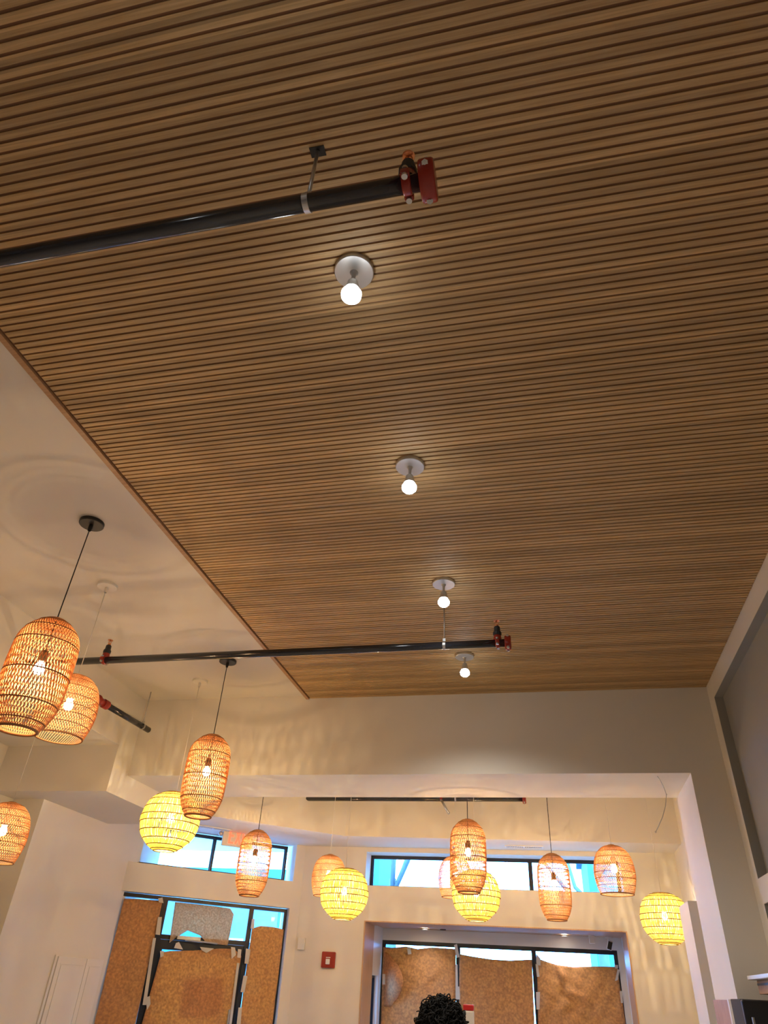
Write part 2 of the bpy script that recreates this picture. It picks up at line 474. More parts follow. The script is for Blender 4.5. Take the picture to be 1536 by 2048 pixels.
# entrance wall baseboard pieces
mb = MB(); F2.box(mb, .01, u2(-1.01), -0.006, 0, FZ, FZ + .045); F2.box(mb, u2(.345), F2.len - .02, -0.006, 0, FZ, FZ + .045)
struct('baseboard_far', mb, M['white_paint'], 'white baseboard along the far wall', 'baseboard')

# ------------------------------------------------------------------ windows and door
def bar_frame(mb, F, u0, u1, z0, z1, v0, v1, w, mulls=(), wz=None):
    wz = wz or w
    F.box(mb, u0, u1, v0, v1, z1 - wz, z1); F.box(mb, u0, u1, v0, v1, z0, z0 + wz)
    F.box(mb, u0, u0 + w, v0, v1, z0 + wz, z1 - wz); F.box(mb, u1 - w, u1, v0, v1, z0 + wz, z1 - wz)
    for mu, mw in mulls: F.box(mb, mu - mw / 2, mu + mw / 2, v0, v1, z0 + wz, z1 - wz)
def window(name, F, u0, u1, z0, z1, v, w, mulls, label):
    t = empty(name, F.P((u0 + u1) / 2, v, z0)); tag(t, label, 'window', kind='structure')
    inv = Matrix.Translation(-t.location)
    mb = MB(); bar_frame(mb, F, u0, u1, z0, z1, v, v + 0.022, w, mulls)
    us = [u0 + w] + [q for mu, mw in mulls for q in (mu - mw / 2, mu + mw / 2)] + [u1 - w]
    # inner stop beads
    for i in range(0, len(us), 2):
        bar_frame(mb, F, us[i], us[i + 1], z0 + w, z1 - w, v + 0.011, v + 0.020, w * 0.35)
    o = mb.build('window_frame', M['black_frame'], t); o.data.transform(inv)
    for i in range(0, len(us), 2):
        g = MB(); F.box(g, us[i], us[i + 1], v + 0.014, v + 0.0165, z0 + w, z1 - w)
        o = g.build('pane', M['glass'], t); o.data.transform(inv)
    return t
def pu(F, x, y, v): return F.px(x, y, v)[0]
# window over the entrance
w1r = pu(F1, 576, 1697, V2)
window('window_1', F1, -0.06, w1r, zsill - .002, ZSO - 0.006, V2, 0.011,
       [(pu(F1, 427, 1705, V2), 0.012)], 'black framed clerestory window above the papered entrance')
# clerestory in the far wall
window('window_2', F2, CL[0], CL[1], CL[2], CL[3], 0.122, 0.012,
       [(pu(F2, 903, 1735, .122), 0.014), (pu(F2, 1061, 1745, .122), 0.014)], 'long black framed clerestory window above the bay')
# bay display window
window('window_3', FB, 0.011, 1.331, -0.5, 0.236, 0.004, 0.015,
       [(pu(FB, 916, 1930, .004), 0.014), (pu(FB, 1069, 1935, .004), 0.014)], 'black framed bay window covered with brown paper')
FS = Frame((-1.0075, 4.335), (-1.0075, 4.50))
window('window_4', FS, 0.0, 0.165, -0.5, 0.06, 0.02, 0.010, [], 'narrow side window at the left of the bay')

# entrance door assembly
du0 = -0.04; du1 = pu(F1, 574, 1822.6, V3); dz1 = zdoor - 0.004
t = empty('door_1', F1.P((du0 + du1) / 2, V3, FZ)); tag(t, 'black framed glass entrance door with sidelights and transom, papered over', 'door', kind='structure')
inv = Matrix.Translation(-t.location)
m1 = pu(F1, 323, 1835, V3); m2 = pu(F1, 500, 1845, V3)
zt = F1.px(420, 1881, V3)[1]
mb = MB()
bar_frame(mb, F1, du0, du1, FZ, dz1, V3, V3 + .03, 0.016, [(m1, .034), (m2, .026)])
F1.box(mb, m1 + .009, m2 - .009, V3, V3 + .03, zt - .010, zt + .010)
o = mb.build('door_frame', M['black_frame'], t); o.data.transform(inv)
for a, b, z0, z1 in ((du0 + .016, m1 - .009, FZ + .016, dz1 - .016), (m2 + .009, du1 - .016, FZ + .016, dz1 - .016), (m1 + .009, m2 - .009, zt + .010, dz1 - .016)):
    g = MB(); F1.box(g, a, b, V3 + .013, V3 + .016, z0, z1); o = g.build('pane', M['glass'], t); o.data.transform(inv)
mb = MB(); bar_frame(mb, F1, m1 + .010, m2 - .010, FZ + .003, zt - .011, V3 + .004, V3 + .022, 0.026)
F1.box(mb, m1 + .036, m2 - .036, V3 + .004, V3 + .022, zt - .052, zt - .037)
o = mb.build('door_leaf', M['black_frame'], t); o.data.transform(inv)
g = MB(); F1.box(g, m1 + .036, m2 - .036, V3 + .012, V3 + .015, FZ + .03, zt - .052); o2 = g.build('pane', M['glass'], o); o2.data.transform(inv)
# door closer
ca = F1.px(368, 1884, V3); cb = F1.px(432, 1893, V3)
mb = MB()
F1.box(mb, F1.px(352, 1877, V3)[0], F1.px(398, 1883, V3)[0], V3 - .022, V3, zt - .006, zt + .009)
mb.tube([F1.P(ca[0], V3 - .018, zt - .008), F1.P((ca[0] + cb[0]) / 2, V3 - .05, zt - .010), F1.P(cb[0], V3 - .012, zt - .012)], 0.010, 8)
o = mb.build('door_closer', M['steel'], t); o.data.transform(inv)
hx = m2 - .05
mb = MB(); mb.tube([F1.P(hx, V3 - .02, -.28), F1.P(hx, V3 - .02, -.12)], 0.014, 10); mb.tube([F1.P(hx, V3 + .006, -.27), F1.P(hx, V3 - .02, -.27)], .01, 8); mb.tube([F1.P(hx, V3 + .006, -.13), F1.P(hx, V3 - .02, -.13)], .01, 8)
o = mb.build('door_handle', M['steel'], t); o.data.transform(inv)

# closet bifold door on the left entry side wall
FC = Frame((-2.10, 3.07), (-2.10, 3.43))
cz = onx(114, 1912, -2.1).z
c0, cm, c1 = onx(114, 1912, -2.1).y, onx(172, 1917, -2.1).y, 3.44
t = empty('door_2', W((-2.1, (c0 + c1) / 2, FZ))); tag(t, 'white panelled bifold closet door beside the papered entrance', 'door', kind='structure')
inv = Matrix.Translation(-t.location)
for a, b in ((c0 + .004, cm - .0015), (cm + .0015, c1 - .004)):
    mb = MB(); ubox(mb, -2.1, -2.092, a, b, FZ + .004, cz)
    ob = mb.build('door_leaf', M['white_paint'], t, bevel=.004); ob.data.transform(inv)
    mb = MB()
    for z0, z1 in ((-.22, cz - .030), (FZ + .05, -.26)):
        ubox(mb, -2.092, -2.0895, a + .028, b - .028, z0, z1)
    o2 = mb.build('raised_panel', M['white_paint'], ob, bevel=.008); o2.data.transform(inv)
    mb = MB()
    for z0, z1 in ((-.22, cz - .030), (FZ + .05, -.26)):
        for q in ((a + .020, b - .020, z1 + .002, z1 + .006), (a + .020, b - .020, z0 - .006, z0 - .002)):
            ubox(mb, -2.092, -2.0905, q[0], q[1], q[2], q[3])
    o2 = mb.build('panel_moulding', M['white_paint'], ob, bevel=.003); o2.data.transform(inv)
mb = MB(); ubox(mb, -2.1, -2.094, c0 - .016, c0 - .0015, FZ, cz + .004)
o = mb.build('door_casing', M['white_paint'], t); o.data.transform(inv)

# ------------------------------------------------------------------ pendants
def spline(prof, n):
    """resample (r,z) list by catmull-rom, n points, z descending"""
    P = [prof[0]] + prof + [prof[-1]]
    out = []
    segs = len(prof) - 1
    for i in range(n):
        s_ = i / (n - 1) * segs; k = min(int(s_), segs - 1); f = s_ - k
        p0, p1, p2, p3 = P[k], P[k + 1], P[k + 2], P[k + 3]
        out.append(tuple(0.5 * ((2 * p1[j]) + (-p0[j] + p2[j]) * f + (2 * p0[j] - 5 * p1[j] + 4 * p2[j] - p3[j]) * f * f + (-p0[j] + 3 * p1[j] - 3 * p2[j] + p3[j]) * f ** 3) for j in (0, 1)))
    return out
def interp(pr, q):
    s_ = q * (len(pr) - 1); k = min(int(s_), len(pr) - 2); f = s_ - k
    return pr[k][0] * (1 - f) + pr[k + 1][0] * f, pr[k][1] * (1 - f) + pr[k + 1][1] * f
def strand(mb, pr, th0, twist, w, thick, segs, off=0.0, q0=0.0, q1=1.0, wf=None, thf=None):
    rows = []
    for i in range(segs + 1):
        q = q0 + (q1 - q0) * i / segs
        r, z = interp(pr, q); th = th0 + twist * (q - q0) / (q1 - q0)
        if thf: th += thf(q)
        ww = w * (wf(q) if wf else 1.0)
        c = Vector((math.cos(th), math.sin(th), 0)); t_ = Vector((-math.sin(th), math.cos(th), 0))
        ro = r + off
        p = c * ro; p.z = z
        ww = min(ww, 2 * math.pi * r / 60)
        rows.append((p - t_ * ww / 2 + c * thick / 2, p + t_ * ww / 2 + c * thick / 2, p + t_ * ww / 2 - c * thick / 2, p - t_ * ww / 2 - c * thick / 2))
    vs = [v for r_ in rows for v in r_]
    fs = []
    for i in range(segs):
        for k in range(4):
            k2 = (k + 1) % 4
            fs.append((i * 4 + k, i * 4 + k2, (i + 1) * 4 + k2, (i + 1) * 4 + k))
    mb.add(vs, fs)

def bulb_mb(r=0.036, z=0.0):
    mb = MB()
    mb.lathe([(0.001, z - r), (r * .55, z - r * .86), (r * .9, z - r * .4), (r, z), (r * .9, z + r * .45), (r * .62, z + r * 1.0), (r * .4, z + r * 1.5), (0.001, z + r * 1.6)], 14)
    return mb

def pendant_core(root, h, topr, bulb_mat, black, drop=0.40, star=False):
    """cord, canopy, socket, bulb; shade top at local z=0 (root at shade top)"""
    zb = -h * drop
    mb = MB(); mb.tube([(0, 0, 0.001), (0, 0, zb + 0.12)], 0.004, 6)
    mb.lathe([(0.001, zb + .13), (.022, zb + .125), (.030, zb + .10), (.030, zb + .055), (.022, zb + .045), (.001, zb + .045)], 14)
    mb.build('lamp_socket', M['canopy_black'] if black else M['canopy_white'], root, smooth=True)
    bulb_mb(0.036, zb).build('bulb', bulb_mat, root, smooth=True)
    ld = bpy.data.lights.new('filament', 'POINT'); ld.shadow_soft_size = 0.012
    ld.energy, ld.color = {'lit bulb warm': (P_CAPSULE, COL_WARM), 'lit bulb warm dome': (P_DOME, COL_WARM), 'lit bulb globe': (P_GLOBE, COL_GLOBE)}[bulb_mat.name]
    lo = bpy.data.objects.new('filament_light', ld); COL.objects.link(lo); lo.parent = root; lo.location = (0, 0, zb)
    mb = MB()
    mb.lathe([(0.001, 0.010), (topr * .6, .008), (topr, 0.0), (topr * .95, -.01), (0.001, -.008)], 20)
    mb.build('top_cap', M['rattan_ring'], root, smooth=True)

def make_capsule():
    h, R = 0.272 * S, 0.0735 * S
    prof = [(0.30 * R, 0), (0.50 * R, -.035 * h), (0.71 * R, -.085 * h), (0.88 * R, -.15 * h), (.98 * R, -.24 * h), (1.01 * R, -.42 * h), (1.0 * R, -.62 * h), (.96 * R, -.78 * h), (.80 * R, -.91 * h), (0.585 * R, -h)]
    pr = spline(prof, 60)
    root = empty('woven_pendant')
    mb = MB(); n = 58
    for i in range(n):
        strand(mb, pr, 2 * math.pi * i / n, 1.45, 0.0046, .0035, 26, .002)
        strand(mb, pr, 2 * math.pi * (i + .5) / n, -1.45, 0.0046, .0035, 26, -.002)
    mb.build('woven_shade', M['rattan'], root)
    for q in (.13, .30, .46, .62, .79, .92):
        r, z = interp(pr, q); mb = MB(); mb.torus((0, 0, z), r + .001, .0045, 44, 6)
        mb.build('hoop', M['rattan_ring'], root, smooth=True)
    r, z = interp(pr, 1.0); mb = MB(); mb.torus((0, 0, z), r, .009, 40, 8)
    mb.build('bottom_rim', M['rattan_ring'], root, smooth=True)
    pendant_core(root, h, 0.31 * R, M['bulb_capsule'], True, .47)
    return root, h
def make_dome():
    h, R = 0.178 * S, 0.080 * S
    prof = [(0.22 * R, 0), (0.48 * R, -.04 * h), (0.76 * R, -.15 * h), (0.92 * R, -.30 * h), (R, -.50 * h), (1.0 * R, -.66 * h), (.92 * R, -.84 * h), (0.80 * R, -h)]
    pr = spline(prof, 50)
    root = empty('woven_pendant')
    mb = MB(); n = 64
    for i in range(n):
        strand(mb, pr, 2 * math.pi * i / n, 1.5, 0.0040, .003, 22, .0015)
        strand(mb, pr, 2 * math.pi * (i + .5) / n, -1.5, 0.0040, .003, 18, -.0015, 0, .82)
    mb.build('woven_shade', M['rattan_dome'], root)
    for q in (.16, .28, .40, .52, .64, .75, .86):
        r, z = interp(pr, q); mb = MB(); mb.torus((0, 0, z), r + .001, .0028, 40, 6)
        mb.build('hoop', M['rattan_ring'], root, smooth=True)
    r, z = interp(pr, 1.0); mb = MB(); mb.torus((0, 0, z), r, .006, 40, 8)
    mb.build('bottom_rim', M['rattan_ring'], root, smooth=True)
    pendant_core(root, h, 0.23 * R, M['bulb_dome'], False, .50)
    return root, h
def make_globe():
    h, R = 0.196 * S, 0.104 * S
    prof = [(0.34 * R, 0), (0.52 * R, -.035 * h), (0.74 * R, -.11 * h), (0.91 * R, -.24 * h), (R, -.42 * h), (1.0 * R, -.56 * h), (.90 * R, -.74 * h), (.68 * R, -.88 * h), (.47 * R, -.965 * h), (0.34 * R, -h)]
    pr = spline(prof, 60)
    root = empty('rope_globe_pendant')
    nb = 11; n = 74
    mb = MB()
    for b in range(nb):
        q0, q1 = b / nb, (b + 1) / nb
        for i in range(n):
            th = 2 * math.pi * (i + .5 * (b % 2)) / n + random.uniform(-.012, .012)
            wv = random.uniform(.8, 1.2)
            strand(mb, pr, th, random.uniform(-.03, .03), 0.0150 * wv, .005, 4, random.uniform(-.003, .003), q0, q1,
                   wf=lambda q: .45 + .65 * math.sin(math.pi * min(1, max(0, (q - q0) / (q1 - q0)))) ** .8)
    mb.build('woven_shade', M['seagrass'], root)
    for b in range(nb + 1):
        r, z = interp(pr, b / nb); mb = MB(); mb.torus((0, 0, z), r + .004, .0045, 44, 6)
        mb.build('hoop', M['seagrass_ring'], root, smooth=True)
    pendant_core(root, h, 0.35 * R, M['bulb_globe'], False, .47)
    return root, h

protos = {'c': make_capsule(), 'd': make_dome(), 'g': make_globe()}
used = set()
# kind, plan x, plan y, top pixel, ceiling height, label
def pos_from(px, hd):
    d = ray(*px); k = hd / math.hypot(d.x, d.y); return d * k
PEND = [
 ('c', pos_from((113, 1241), 1.7466), 1.006, 'largest capsule shaped woven pendant on a black cord, at the left edge'),
 ('c', pos_from((427, 1471), 2.538), 1.006, 'capsule shaped woven pendant just in front of the big pale globe at left'),
 ('c', pos_from((517, 1661), 3.56), 1.006, 'capsule shaped woven pendant hanging in front of the exit sign'),
 ('c', pos_from((935, 1640), 3.13), 1.006, 'capsule shaped woven pendant overlapping a globe in front of the long clerestory window'),
 ('c', pos_from((1103, 1708), 3.66), 1.006, 'capsule shaped woven pendant on a black cord at the right end of the clerestory window'),
 ('d', pos_from((156, 1352), 2.10), 1.006, 'bell shaped woven pendant half hidden behind the largest capsule pendant'),
 ('d', pos_from((25, 1606), 2.75), 0.775, 'bell shaped woven pendant low at the left edge under the bulkhead'),
 ('d', pos_from((661, 1710), 3.72), 1.006, 'bell shaped woven pendant behind the globe nearest the red fire strobe'),
 ('d', pos_from((1222, 1691), 3.22), 1.006, 'bell shaped woven pendant at the right with its round bottom opening clearly visible'),
 ('d', pos_from((910, 1712), 3.70), 1.006, 'bell shaped woven pendant mostly hidden behind capsule pendant and globe'),
 ('g', pos_from((352, 1587), 2.80), 1.006, 'large pale rope globe pendant at left, partly behind a capsule pendant'),
 ('g', pos_from((692, 1738), 3.42), 1.006, 'pale rope globe pendant in front of a bell pendant, above the red fire strobe'),
 ('g', pos_from((951, 1741), 3.44), 1.006, 'pale rope globe pendant directly behind a capsule pendant over the bay'),
 ('g', pos_from((1322, 1787), 3.72), 1.006, 'golden rope globe pendant farthest right beside the pier'),
]
GR = {'c': 'capsule shaped woven pendants', 'd': 'bell shaped woven pendants', 'g': 'rope globe pendants'}
core_mesh = {}
for kd, p, zc, lab in PEND:
    pr, h = protos[kd]
    t = pr if kd not in used else copy_tree(pr)
    if kd in used:
        for ch in [o for o in bpy.data.objects if o.parent == t and o.name.startswith(('cord', 'ceiling_canopy'))]:
            bpy.data.objects.remove(ch)
    used.add(kd)
    t.location = W(p); t.rotation_euler.z = random.uniform(0, 6)
    tag(t, lab, 'pendant light', GR[kd])
    L_ = (zc - p.z) * S
    mb = MB(); mb.tube([(0, 0, 0), (0, 0, L_ - .02)], 0.0042 if kd == 'c' else 0.0028, 6)
    mb.lathe([(.012, L_ - .075), (.016, L_ - .05), (.014, L_ - .022)], 8)
    mb.build('cord', M['cord_black'] if kd == 'c' else M['cord_white'], t, smooth=True)
    rc = 0.0335 * S * .98 if kd == 'c' else 0.0335 * S * .92
    mb = MB(); mb.lathe([(.001, L_), (rc, L_), (rc, L_ - .022), (rc - .004, L_ - .026), (.001, L_ - .026)], 36)
    mb.build('ceiling_canopy', M['canopy_black'] if kd == 'c' else M['canopy_white'], t, smooth=False)

# ------------------------------------------------------------------ ceiling spots
def make_spot():
    root = empty('ceiling_spotlight')
    rc = 0.0335 * S
    mb = MB(); mb.lathe([(.001, 0), (rc, 0), (rc, -.020), (rc - .003, -.024), (.001, -.024)], 48)
    mb.build('canopy', M['nickel'], root, smooth=False)
    mb = MB(); mb.lathe([(.020, -.024), (.012, -.035), (.0095, -.05), (.0095, -.092)], 16)
    mb.build('stem', M['nickel'], root, smooth=True)
    mb = MB(); mb.lathe([(.001, -.085), (.020, -.088), (.024, -.095), (.029, -.120), (.036, -.145), (.037, -.150), (.030, -.150), (.001, -.146)], 24)
    mb.build('socket_cup', M['nickel'], root, smooth=True)
    mb = MB(); mb.lathe([(.026, -.146), (.036, -.155), (.046, -.174), (.044, -.194), (.030, -.210), (.001, -.216)], 24)
    mb.build('bulb', M['bulb_spot'], root, smooth=True)
    return root
spot0 = make_spot()
SP = [ (0.6575, 'nearest nickel ceiling spotlight, above the others and below the first pipe'),
      (1.183, 'second nickel ceiling spotlight, alone in the middle of the wood ceiling'),
      (1.738, 'third nickel ceiling spotlight just above the pipe hanger rod'),
      (2.272, 'farthest nickel ceiling spotlight, below the second pipe'),
      (0.112, None)]
for i, (yy, lab) in enumerate(SP):
    t = spot0 if i == 0 else copy_tree(spot0)
    t.location = W((-0.2435, yy, 0.9935))
    tag(t, lab or 'nickel ceiling spotlight in the same row, overhead behind the viewer', 'ceiling light', 'nickel spotlights in a row on the wood ceiling')
    ld = bpy.data.lights.new('spot', 'SPOT'); ld.energy = P_SPOT; ld.color = COL_SPOT; ld.spot_size = math.radians(148); ld.spot_blend = 1.0
    ld.shadow_soft_size = 0.04
    lo = bpy.data.objects.new('lamp_light', ld); COL.objects.link(lo); lo.parent = t; lo.location = (0, 0, -.232)

# ------------------------------------------------------------------ sprinkler pipes
PR = 0.0235 * S / 2
def TX(loc, rot):  # place lathe (axis z) at loc with rotation matrix
    return Matrix.Translation(loc) @ rot
ROTX = Matrix.Rotation(math.pi / 2, 4, 'Y')     # z -> x
def coupling(parent, name, c, axis='x', R=PR * 1.5, w=0.042, cap=True, rot=0.0):
    rot_m = ROTX if axis == 'x' else (Matrix.Rotation(-math.pi / 2, 4, 'X') if axis == 'y' else Matrix.Identity(4))
    T = Matrix.Translation(c) @ rot_m @ Matrix.Rotation(rot, 4, 'Z')
    mb = MB(); TO = T @ Matrix.Diagonal((1.42, 1, 1, 1))
    ri = 0.001 if cap else PR
    mb.lathe([(ri, -w / 2), (R * .93, -w / 2), (R, -w / 2 + .006), (R * 1.02, 0), (R, w / 2 - .006), (R * .93, w / 2), (ri, w / 2)], 32, TO)
    for sgn in (-1, 1):
        mb.box(sgn * R * .8 if sgn > 0 else -R * 1.26, sgn * R * 1.26 if sgn > 0 else -R * .8, -.014, .014, -w / 2 * .85, w / 2 * .85, 0, T)
    o = mb.build(name, M['red'], parent, smooth=True, bevel=.004)
    for sgn in (-1, 1):
        b = MB()
        Tb = T @ Matrix.Translation((sgn * R * 1.18, 0, 0)) @ Matrix.Rotation(math.pi / 2, 4, 'X')
        b.lathe([(.001, -.040), (.006, -.040), (.006, .040), (.001, .040)], 10, Tb)
        b.lathe([(.001, .024), (.012, .024), (.012, .034), (.001, .034)], 6, Tb)
        b.lathe([(.001, -.024), (.0125, -.024), (.0125, -.033), (.001, -.033)], 12, Tb)
        b.build('bolt', M['steel'], o, smooth=False)
    return o
def mech_tee(parent, c, dirv=Vector((0, 0, 1)), head=True, small=1.0):
    """strap saddle around an x-axis pipe with an outlet, reducer and upright sprinkler"""
    T = Matrix.Translation(c) @ ROTX
    mb = MB(); w = .034; R = PR * 1.18
    mb.lathe([(PR * .98, -w / 2), (R, -w / 2 + .003), (R * 1.03, 0), (R, w / 2 - .003), (PR * .98, w / 2)], 28, T)
    Tz = Matrix.Translation(c)
    mb.lathe([(.036, PR * .6), (.032, PR + .014), (.030, PR + .034), (.001, PR + .034)], 20, Tz)
    for sg in (-1, 1):      # bolt ears along y at mid height of pipe
        mb.box(-w / 2, w / 2, sg * R * .92 if sg > 0 else -R * 1.42, sg * R * 1.42 if sg > 0 else -R * .92, -.016, .016, 0, Tz)
    o = mb.build('mechanical_tee', M['red'], parent, smooth=True, bevel=.004)
    b = MB()
    for sg in (-1, 1):
        b.lathe([(.001, -.030), (.011, -.030), (.011, -.018), (.006, -.018), (.006, .018), (.011, .018), (.011, .030), (.001, .030)], 10, Tz @ Matrix.Translation((0, sg * R * 1.2, 0)))
    b.build('bolt', M['steel'], o)
    if not head: return o
    h = PR + .034
    mb = MB(); mb.lathe([(.001, h), (.030, h), (.034, h + .006), (.034, h + .028), (.030, h + .034), (.026, h + .038), (.024, h + .075), (.017, h + .082), (.001, h + .082)], 12, Tz)
    mb.build('reducer', M['reducer'], parent, smooth=False)
    h2 = h + .082
    mb = MB()
    mb.lathe([(.001, h2), (.014, h2), (.014, h2 + .010), (.009, h2 + .016), (.001, h2 + .016)], 12, Tz)
    for sg in (-1, 1):
        mb.tube([Vector(c) + Vector((sg * .011, 0, h2 + .010)), Vector(c) + Vector((sg * .015, 0, h2 + .028)), Vector(c) + Vector((sg * .010, 0, h2 + .044)), Vector(c) + Vector((0, 0, h2 + .050))], .0028, 6)
    mb.tube([Vector(c) + Vector((0, 0, h2 + .012)), Vector(c) + Vector((0, 0, h2 + .048))], .0025, 6)
    mb.lathe([(.001, h2 + .050), (.018, h2 + .050), (.024, h2 + .047), (.024, h2 + .0495), (.018, h2 + .053), (.001, h2 + .053)], 16, Tz)
    mb.build('sprinkler_head', M['copper'], parent, smooth=True)
def ring_hanger(parent, c, ztop, plate=False, axis=ROTX, rtop=None):
    T = Matrix.Translation(c) @ axis
    mb = MB(); w = .022; R = PR + .004
    mb.lathe([(PR + .0005, -w / 2), (R, -w / 2), (R, w / 2), (PR + .0005, w / 2)], 28, T, closed=True)
    mb.box(-w / 2, w / 2, -.012, .012, R - .002, R + .022, 0, Matrix.Translation(c))
    h = mb.build('ring_hanger', M['steel'], parent)
    top = Vector(c); top.z = ztop
    mb = MB(); mb.tube([Vector(c) + Vector((0, 0, R + .01)), top], .0055 if not plate else .0075, 8)
    mb.build('hanger_rod', M['steel'], h, smooth=True)
    if plate:
        mb = MB(); mb.box(-.030, .030, -.020, .020, -.003, .000, 0, Matrix.Translation(top))
        mb.build('ceiling_slot', M['plastic_black'], h)
ZC = 0.9935 * S + CZ
# pipe 1
P1y, P1z = 0.455, 0.856
t = empty('sprinkler_pipe', W((-0.9, P1y, P1z))); tag(t, 'nearest black sprinkler pipe with red end cap across the top of the wood ceiling', 'pipe', 'black sprinkler pipes')
def rel(t, p): return W(p) - t.location
mb = MB(); mb.tube([rel(t, (XL + .003, P1y, P1z)), rel(t, (-0.090, P1y, P1z))], PR, 32); mb.build('pipe', M['black_metal'], t, smooth=True)
coupling(t, 'end_coupling', rel(t, (-0.083, P1y, P1z)), 'x', R=PR * 1.62, w=.056, rot=math.radians(68))
mech_tee(t, rel(t, (-0.1105, P1y, P1z)))
ring_hanger(t, rel(t, (-0.2475, P1y, P1z)), ZC - t.location.z, True)
# pipe 2
P2y, P2z = 1.88, 0.856
t = empty('sprinkler_pipe', W((-0.9, P2y, P2z))); tag(t, 'long black sprinkler pipe crossing from cream ceiling to wood ceiling with two sprinkler heads', 'pipe', 'black sprinkler pipes')
mb = MB(); mb.tube([rel(t, (XL + .003, P2y, P2z)), rel(t, (-0.078, P2y, P2z))], PR, 32); mb.build('pipe', M['black_metal'], t, smooth=True)
coupling(t, 'end_coupling', rel(t, (-0.072, P2y, P2z)), 'x', R=PR * 1.35, w=.050)
mech_tee(t, rel(t, (-0.102, P2y, P2z)))
mech_tee(t, rel(t, (-1.413, P2y, P2z)))
ring_hanger(t, rel(t, (-0.262, P2y, P2z)), ZC - t.location.z, False)
# pipe 3 (in the pocket behind the beam)
P3y, P3z = 3.62, 0.806
t = empty('sprinkler_pipe', W((-0.9, P3y, P3z))); tag(t, 'black sprinkler pipe behind the header above the clerestory window', 'pipe', 'black sprinkler pipes')
xl3, xr3 = ony(531, 1596, P3y).x, ony(1047, 1601, P3y).x
mb = MB(); mb.tube([rel(t, (xl3, P3y, P3z)), rel(t, (xr3, P3y, P3z))], PR, 24); mb.build('pipe', M['black_metal'], t, smooth=True)
coupling(t, 'end_coupling', rel(t, (xr3 + .004, P3y, P3z)), 'x', R=PR * 1.25, w=.046)
coupling(t, 'pipe_coupling', rel(t, (xl3 + .03, P3y, P3z)), 'x', R=PR * 1.3, w=.050, cap=False)
xt = ony(883, 1598, P3y).x
mech_tee(t, rel(t, (xt, P3y, P3z)), head=False)
mb = MB(); a = rel(t, (xt, P3y, P3z)); mb.tube([a + Vector((0, -.02, -.02)), a + Vector((.11, -.06, -.20))], .016, 12); mb.build('branch_nipple', M['steel'], t, smooth=True)
ring_hanger(t, rel(t, (ony(911, 1598, P3y).x, P3y, P3z)), 1.006 * S + CZ - t.location.z)
# pipe 4: cross main along the left bulkhead
t = empty('sprinkler_main', W((-1.66, 2.3, .856))); tag(t, 'short black sprinkler main beside the left bulkhead with red elbow', 'pipe')
a, b = onz(200, 1408, .862), onz(304, 1460, .856)
a.x = -1.668; b.x = -1.640
mb = MB(); mb.tube([rel(t, a), rel(t, b)], PR, 24); mb.build('pipe', M['black_metal'], t, smooth=True)
mb = MB(); dv = (rel(t, b) - rel(t, a)).normalized()
ra = rel(t, a)
mb.tube([ra + dv * .05, ra + dv * .045, ra - dv * .02, ra - dv * .025], [PR * 1.45, PR * 1.5, PR * 1.5, PR * 1.4], 20)
mb.tube([ra - dv * .02, ra - dv * .09, ra - dv * .13 + Vector((0, 0, -.01)), ra - dv * .16 + Vector((.05, 0, .0))], [PR * 1.25, PR * 1.3, PR * 1.3, PR * 1.2], 20)
el = mb.build('red_elbow', M['red'], t, smooth=True)
q = rel(t, (-1.643, (b.y - .05), .8565))
ring_hanger(t, q, 1.006 * S + CZ - t.location.z, axis=Matrix.Rotation(-math.pi / 2, 4, 'X'))

# ------------------------------------------------------------------ exit sign
YE = 3.40
pc = onz(484, 1645, ZSO)
pL, pR_ = F1.px(450.3, 1648.7, -.09), F1.px(509.5, 1658.0, -.09)
pB = F1.px(443, 1690, -.09)
u0, u1, z0, z1 = pL[0], pR_[0], pB[1] , pL[1] - .003
FE = Frame(A1, K)
t = empty('exit_sign', FE.P((u0 + u1) / 2, -.09, z0)); tag(t, 'lit EXIT sign with red letters hanging from the soffit by the entrance window', 'sign')
inv = Matrix.Translation(-t.location)
mb = MB(); FE.box(mb, u0, u1, -.09, -.075, z0, z1); o = mb.build('sign_housing', M['exit_white'], t, bevel=.004); o.data.transform(inv)
mb = MB(); um = (u0 + u1) / 2 + .004; FE.box(mb, um - .024, um + .024, -.094, -.070, z1 + .0005, ZSO); o = mb.build('mounting_bracket', M['exit_white'], t); o.data.transform(inv)
mb = MB()
w_ = u1 - u0; hh = z1 - z0
LU0, LU1 = u0 + w_ * .20, u0 + w_ * .93
LZ0, LZ1 = z0 + hh * .13, z0 + hh * .90
def stroke(pts, th):
    # thick polyline in the sign plane
    for (a, b), (c, d) in zip(pts[:-1], pts[1:]):
        ax, az = LU0 + a * (LU1 - LU0), LZ0 + b * (LZ1 - LZ0); bx, bz = LU0 + c * (LU1 - LU0), LZ0 + d * (LZ1 - LZ0)
        L0 = math.hypot(bx - ax, bz - az); nx, nz = -(bz - az) / L0 * th / 2, (bx - ax) / L0 * th / 2
        vs = [FE.P(ax + nx, vv, az + nz) for vv in (-.0915, -.090)] + [FE.P(bx + nx, vv, bz + nz) for vv in (-.0915, -.090)] + [FE.P(bx - nx, vv, bz - nz) for vv in (-.0915, -.090)] + [FE.P(ax - nx, vv, az - nz) for vv in (-.0915, -.090)]
        mb.add(vs, [(0, 2, 4, 6), (7, 5, 3, 1), (0, 1, 3, 2), (2, 3, 5, 4), (4, 5, 7, 6), (6, 7, 1, 0)])
tk = .0098; e = .06
stroke([(0.03, 0), (0.03, 1)], tk); stroke([(0.0, 1 - e), (.22, 1 - e)], tk); stroke([(0.0, .5), (.19, .5)], tk); stroke([(0.0, e), (.22, e)], tk)
